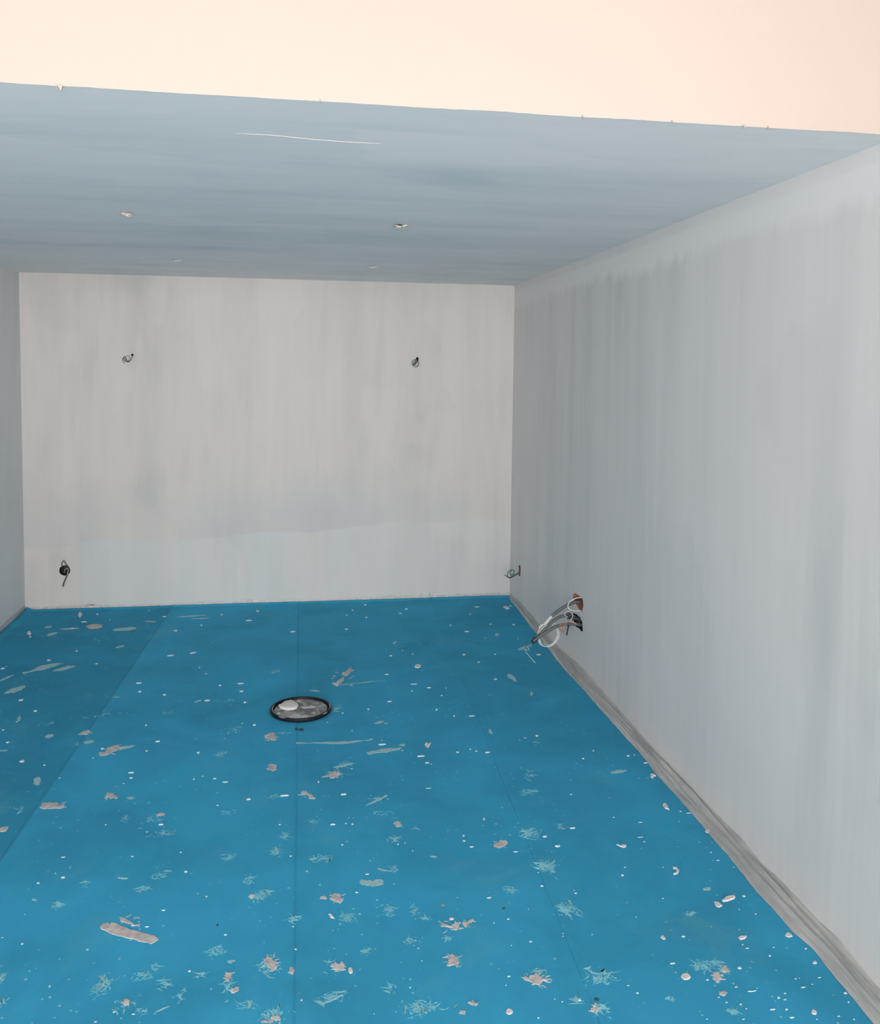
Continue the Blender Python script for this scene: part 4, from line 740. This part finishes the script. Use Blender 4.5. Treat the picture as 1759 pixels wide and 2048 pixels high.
for i, (cx, cy, rx, ry, n) in enumerate(CLUSTERS):
    rnd = random.Random(500 + i)
    bm = bmesh.new()
    k = sheet_of(cx, cy)
    main = rnd.uniform(0, 3.14)
    for _ in range(int(n * 1.25)):
        x, y = cx + rx * .8 * rnd.gauss(0, .62), cy + ry * .8 * rnd.gauss(0, .62)
        if not (.06 < x < W - .12 and y < -.24):
            continue
        a = main + rnd.gauss(0, .9)
        L = rnd.choice((.003, .004, .005, .007, .010, .016)) * rnd.uniform(.7, 1.5)
        w = rnd.uniform(.0007, .0019)
        bend = rnd.uniform(-.6, .6)
        u = Vector((math.cos(a), math.sin(a)))
        v = Vector((-u.y, u.x))
        P = []
        for t in (-1, -.4, .3, 1):
            q = Vector((x, y)) + u * L * t + v * (bend * L * t * t)
            P.append((q, w * (1.05 - abs(t)) * rnd.uniform(.7, 1.4)))
        ring = [q + v * ww for q, ww in P] + [q - v * ww for q, ww in reversed(P)]
        slab(bm, [(q.x, q.y) for q in ring], .0006, zf, .0002)
    if len(bm.faces):
        o = obj('dust_smudge', bm, M['dust'], sheets[k])
        o['label'] = 'pale teal smudge of trodden plaster dust'
        o['kind'] = 'stuff'
    else:
        bm.free()

# ------------------------------------------------------------------ masking film at the foot of the walls
FE = sorted([(p[1], p[0]) for p in FILM], reverse=True)
TZ = sorted(TOPZ, reverse=True)
bm = bmesh.new()
rows = []
NR = 420
for i in range(NR + 1):
    y = -.02 - (5.2) * i / NR
    ex = lerp_tab(FE, y) + .004 * noise.noise(Vector((y * 6, 1, 0))) + .002 * noise.noise(Vector((y * 22, 5, 0)))
    tz = max(.022, lerp_tab(TZ, y)) + .005 * noise.noise(Vector((y * 5, 3, 9))) + .003 * noise.noise(Vector((y * 25, 3, 2)))
    row = []
    for j in range(5):          # on the wall
        t = j / 4
        z = tz + (.014 - tz) * t
        bulge = .0025 * abs(noise.noise(Vector((y * 2.4, t * 3, 0)))) + (.004 * t)
        row.append((W - .0012 - (bulge if 0 < j else 0), y, z))
    for j in range(1, 15):      # out over the floor
        t = j / 14
        x = W - .006 + (ex - W + .006) * t
        r = .020 * abs(noise.noise(Vector((y * 1.3, t * 5.5, 2)))) + .009 * abs(noise.noise(Vector((y * 5, t * 11, 8))))
        z = top(min(x, W - .02), y) - back_rise(y) + .0012 + (r + .004 * (1 - t)) * (1 - t ** 6)
        row.append((x, y, z))
    rows.append([bm.verts.new(p) for p in row])
for a, b in zip(rows, rows[1:]):
    for j in range(len(a) - 1):
        bm.faces.new((a[j], a[j + 1], b[j + 1], b[j]))
film_r = obj('masking_film', bm, M['film'], None, True)
md = film_r.modifiers.new('thickness', 'SOLIDIFY')
md.thickness = .0005
tag(film_r, 'wrinkled grey masking film along the foot of the right wall', 'masking film', 'masking film strips at the wall feet')

def wall_strip(P0, P1, nrm, z0, z1, seed, n=260):
    """taped film strip standing against a wall, ragged upper edge"""
    bm = bmesh.new()
    P0, P1, nrm = Vector(P0), Vector(P1), Vector(nrm)
    L = (P1 - P0).length
    rows = []
    for i in range(n + 1):
        t = i / n
        s = L * t
        b = P0.lerp(P1, t)
        q0 = z0 + .004 * noise.noise(Vector((s * 3, seed, 0)))
        q1 = z1 + .007 * noise.noise(Vector((s * 1.6, seed, 5))) + .003 * noise.noise(Vector((s * 14, seed, 2)))
        step = noise.cell(Vector((s * 2.3 + seed, seed, 0)))
        q1 += .008 * max(0, step)
        row = []
        for j in range(6):
            u = j / 5
            off = .0015 + (.004 * (1 - u)) + .003 * abs(noise.noise(Vector((s * 4, u * 3, seed)))) * (0 if j == 5 else 1)
            row.append(bm.verts.new(b + nrm * off + Vector((0, 0, q0 + (q1 - q0) * u))))
        rows.append(row)
    for a, c in zip(rows, rows[1:]):
        for j in range(5):
            bm.faces.new((a[j], a[j + 1], c[j + 1], c[j]))
    return bm
o = obj('masking_film', wall_strip((.004, 0, 0), (W - .006, 0, 0), (0, -1, 0), .012, .036, 3), M['film'], None, True)
tag(o, 'narrow grey masking film strip along the foot of the back wall', 'masking film', 'masking film strips at the wall feet')
for x, h, w in ((2.72, .012, .10), (2.83, .010, .05), (2.96, .016, .06), (3.03, .034, .035), (3.25, .010, .11), (1.30, .008, .20), (1.62, .008, .16), (.50, .003, .22)):
    b2 = bmesh.new()
    rnd = random.Random(int(x * 100))
    P = ragged([(x - w / 2, .034), (x + w / 2, .034), (x + w * .2, .034 + h * .6), (x, .038 + h), (x - w * .25, .037 + h * .4)], rnd, .15, 2)
    a = [b2.verts.new((p[0], -.0015, p[1])) for p in P]
    c = [b2.verts.new((p[0], -.0003, p[1])) for p in P]
    f = b2.faces.new(a)
    for i in range(len(P)):
        b2.faces.new((a[i], a[(i + 1) % len(P)], c[(i + 1) % len(P)], c[i]))
    obj('torn_scrap', b2, M['film'], o)
o = obj('masking_film', wall_strip((0, -.01, 0), (0, -5.2, 0), (1, 0, 0), .020, .050, 8), M['film'], None, True)
tag(o, 'grey masking film strip along the foot of the left wall', 'masking film', 'masking film strips at the wall feet')

# ------------------------------------------------------------------ outlets with loose wires
up_c = (W, sum(p[1] for p in HOLE_UP) / len(HOLE_UP), sum(p[2] for p in HOLE_UP) / len(HOLE_UP))
lo_c = (W, sum(p[1] for p in HOLE_LO) / len(HOLE_LO), sum(p[2] for p in HOLE_LO) / len(HOLE_LO))
o = recess(HOLE_UP, (.055, 0, 0), 'wall_box', M['brick'], None, .95)
tag(o, 'upper wall opening with terracotta inside, above the grey cables', 'wall box', 'openings in the right wall')
o = recess(HOLE_LO, (.055, 0, 0), 'wall_box', M['hole'], None, .95)
tag(o, 'lower dark wall opening the two grey cables come out of', 'wall box', 'openings in the right wall')

cb = thing('cable_bundle', (W - .01, -1.745, .36), 'bundle of thick grey cables taped together, white wire coil hanging from it', 'cables')
for P in COND:
    wire(P, .0098, M['conduit'], cb, 'cable', 10, 12)['label'] = 'thick grey cable'
wire(TAPE, lambda t: .018 - .007 * t, M['tape'], cb, 'tape_wrap', 8, 12)['label'] = 'black tape round the cable ends'
for P in (WHITE1, WHITE2):
    wire(P, .0030, M['white_wire'], cb)['label'] = 'thin white wire'
wire(RING, .0028, M['white_wire'], cb)['label'] = 'white wire ring at the upper opening'
wire(COIL, .0019, M['white_wire'], cb, 'wire_coil', 4)['label'] = 'hanging white wire coil'
wire(LOOPM, .0028, M['pink_wire'], cb)['label'] = 'pale wire loop'
wire(LOOPD, .0034, M['green_wire'], cb)['label'] = 'dark green wire curl'
wire(LOOPO, .0030, M['brown_wire'], cb)['label'] = 'reddish brown wire loop'
wire(STUB, .0050, M['tape'], cb, 'cable_stub')['label'] = 'short black cable stub'
for P, mt in zip(ENDS, ('teal_wire', 'green_wire', 'teal_wire')):
    wire(P, .0017, M[mt], cb, 'wire_end')
ca = bmesh.new()
tube(ca, [(W + .03, -1.80, .330), (W - .02, -1.78, .330), (W - .075, -1.77, .335)], lambda t: .013 - .005 * t, 10, 8)
obj('cable', ca, M['tape'], cb, True)['label'] = 'black cable at the lower opening'

c = thing('socket_outlet', (W, CHOLE[1], CHOLE[2]), 'small wall opening with coiled wires on the right wall near the back corner', 'wall outlet', 'outlets with loose wires')
recess(slit, (.05, 0, 0), 'wall_box', M['hole'], c)
for P, r, mt in zip(CORNER, (.0034, .0030, .0026), ('green_wire', 'grey_wire', 'brown_wire')):
    wire(P, r, M[mt], c)

c = thing('socket_outlet', tuple(WBOX), 'round black socket hole with dangling wires, low left on the back wall', 'wall outlet', 'outlets with loose wires')
recess(wbox_ring, (0, .05, 0), 'wall_box', M['hole'], c)
for P, r, mt in zip(WWIRE, (.0030, .0028, .0046, .0036), ('grey_wire', 'pink_wire', 'grey_wire', 'grey_wire')):
    wire(P, r, M[mt], c)

c = thing('lamp_outlet', tuple(LH), 'small hole with a curl of thin wire, high on the left of the back wall', 'wall outlet', 'outlets with loose wires')
recess(lh_ring, (0, .04, 0), 'wall_box', M['hole'], c)
for P, r in zip(LW, (.0014, .0024, .0020)):
    wire(P, r, M['grey_wire'], c)
c = thing('lamp_outlet', tuple(RH), 'small hole with a round coil of wire, high on the right of the back wall', 'wall outlet', 'outlets with loose wires')
recess(rh_ring, (0, .04, 0), 'wall_box', M['hole'], c)
for P, r, mt in zip(RW, (.0022, .0036, .0026), ('grey_wire', 'green_wire', 'grey_wire')):
    wire(P, r, M[mt], c)

cl = ['ceiling hole with cream wire ends, left one of the nearer pair', 'ceiling hole with pale wire ends, right one of the nearer pair',
      'tiny ceiling hole, left one of the farther pair near the back wall', 'tiny ceiling hole, right one of the farther pair near the back wall']
for i in range(4):
    c = thing('ceiling_outlet', (CEIL[i][0], CEIL[i][1], H), cl[i], 'ceiling outlet', 'wire openings in the ceiling')
    recess(ceil_rings[i], (0, 0, .05), 'ceiling_box', M['hole'], c)
    if i < 2:
        for P in CW[2 * i:2 * i + 2]:
            wire(P, .0034, M['cream_wire'], c)
    else:
        x, y = CEIL[i]
        wire([(x - .01, y, H + .02), (x, y - .01, H - .006), (x + .025, y - .01, H - .010), (x + .05, y, H - .004)], .0028, M['cream_wire'], c)

# ------------------------------------------------------------------ bucket lid and the lump of plaster on it
lx, ly = LID
lid = thing('bucket_lid', (lx, ly, .006), 'round black plastic bucket lid smeared with plaster, lying on the blue fleece', 'lid')
def lathe(prof, n=96):
    bm = bmesh.new()
    rings = [[bm.verts.new((lx + r * math.cos(a), ly + r * math.sin(a), z)) for a in [2 * math.pi * k / n for k in range(n)]] for r, z in prof]
    for a, b in zip(rings, rings[1:]):
        for k in range(n):
            bm.faces.new((a[k], a[(k + 1) % n], b[(k + 1) % n], b[k]))
    return bm, rings
z0 = .0068
bm, rg = lathe([(.138, z0), (.158, z0), (.1605, z0 + .002), (.1612, z0 + .013), (.160, z0 + .0175), (.1565, z0 + .0195), (.1515, z0 + .0195), (.1490, z0 + .0175), (.1475, z0 + .010), (.1465, z0 + .003), (.1405, z0 + .003), (.1400, z0 + .0075), (.138, z0 + .0075), (.138, z0)])
obj('rim', bm, M['black'], lid, True)
bm, rg = lathe([(.1400, z0 + .001), (.1402, z0 + .0085), (.1385, z0 + .0100), (.134, z0 + .0098), (.09, z0 + .0092), (.03, z0 + .009)])
bm.faces.new(rg[-1])
bm.faces.new(rg[0])
d = obj('disc', bm, M['disc'], lid, True)
d['label'] = 'grey recessed panel with dried plaster'
def lidz(x, y):
    r = math.hypot(x - lx, y - ly)
    return z0 + (.0097 if r < .141 else .019)
for i, P in enumerate(LSM):
    bm = bmesh.new()
    Q = ragged(P, random.Random(i + 40), .2, 2)
    Q = [Vector((lx, ly)) + (q - Vector((lx, ly))) * min(1, .134 / max(1e-6, (q - Vector((lx, ly))).length)) for q in Q] if i != 4 else Q
    slab(bm, Q, .0014, lidz, .0008)
    obj('plaster_smear', bm, M['lid_plaster'], lid)['label'] = 'pale dried plaster on the lid'
# pale tapering arcs along the rim
for a0, a1, r, zz in ((2.75, 3.75, .1492, .0178), (-.25, .28, .1545, .0198), (3.9, 4.2, .159, .0186), (5.5, 5.75, .1595, .0182)):
    bm = bmesh.new()
    tube(bm, [(lx + r * math.cos(a0 + (a1 - a0) * t / 7), ly + r * math.sin(a0 + (a1 - a0) * t / 7), z0 + zz) for t in range(8)], lambda t: .0004 + .0017 * math.sin(math.pi * t), 6, 4)
    obj('rim_arc', bm, M['thick'], lid)['label'] = 'pale arc on the rim'

bm = bmesh.new()
P = [Vector(p) for p in ragged(BLOB, random.Random(3), .06, 2)]
cxy = sum(P, Vector((0, 0))) / len(P)
layers = []
for s, h in ((.97, 0), (1.0, .004), (.985, .008), (.94, .0115), (.84, .0138), (.62, .0152), (.3, .0156)):
    layers.append([bm.verts.new((cxy.x + (p.x - cxy.x) * s, cxy.y + (p.y - cxy.y) * s,
                   z0 + .0105 + h + (.0012 * noise.noise(Vector((p.x * 60, p.y * 60, s * 3))) if h > .01 else 0))) for p in P])
for a, b in zip(layers, layers[1:]):
    for i in range(len(P)):
        j = (i + 1) % len(P)
        bm.faces.new((a[i], a[j], b[j], b[i]))
bm.faces.new(layers[-1])
bm.faces.new(layers[0])
o = obj('plaster_lump', bm, M['flake'], None, True)
tag(o, 'pinkish white lump of plaster lying on the bucket lid', 'plaster lump')

# ------------------------------------------------------------------ loose flakes and crumbs
for i, (label, P) in enumerate(FLAKES):
    rnd = random.Random(900 + i)
    cx = sum(p[0] for p in P) / len(P)
    cy = sum(p[1] for p in P) / len(P)
    ext = max(max(abs(p[0] - cx), abs(p[1] - cy)) for p in P)
    h = min(.005, max(.0022, ext * .18))
    base = top(cx, cy)
    fz = (lambda x, y, b=base: b)
    if 'brown' not in label and 'scrap' in label:
        fz = (lambda x, y, b=base: b + .012)
    bm = bmesh.new()
    Q = ragged([(p[0] - cx, p[1] - cy) for p in P], rnd, .06, 1)
    slab(bm, [(p.x + cx, p.y + cy) for p in Q], h, fz, .0016)
    bmesh.ops.translate(bm, verts=bm.verts[:], vec=(-cx, -cy, -fz(0, 0)))
    o = obj('plaster_flake', bm, M['brown'] if 'brown' in label else M['flake'])
    o.location = (cx, cy, fz(0, 0))
    tag(o, label, 'plaster flake', 'larger plaster flakes on the fleece')

protos = []
for k in range(7):
    rnd = random.Random(70 + k)
    bm = bmesh.new()
    n = 9
    if k < 5:
        P = [(.5 * math.cos(6.283 * i / n) * rnd.uniform(.65, 1.1), .5 * math.sin(6.283 * i / n) * rnd.uniform(.65, 1.1)) for i in range(n)]
    else:                       # curved sliver
        P = [(-.5, -.1), (-.2, .25), (.2, .3), (.5, -.15), (.25, -.02), (-.15, -.08)]
    slab(bm, P, 1.0, lambda x, y: 0, .10)
    me = bpy.data.meshes.new('plaster_crumb')
    bmesh.ops.recalc_face_normals(bm, faces=bm.faces[:])
    bm.to_mesh(me)
    bm.free()
    me.materials.append(M['crumb'])
    protos.append(me)
for i, (x, y, L, w, a) in enumerate(CRUMBS):
    if x > W - .03:
        continue
    rnd = random.Random(3000 + i)
    k = rnd.randrange(5) if w > .4 * L else rnd.randrange(7)
    o = bpy.data.objects.new('plaster_crumb', protos[k])
    h = min(.004, max(.0012, .22 * min(L, w)))
    o.scale = (max(L, .003) * 1.02, max(w - h, .0022) * .85, h)
    o.location = (x, y, top(x, y))
    o.rotation_euler = (0, 0, math.radians(a) + (rnd.choice((0, math.pi)) if k > 4 else 0))
    C.objects.link(o)
    tag(o, 'tiny white plaster crumb lying loose on the blue fleece', 'plaster crumb', 'tiny plaster crumbs on the fleece')
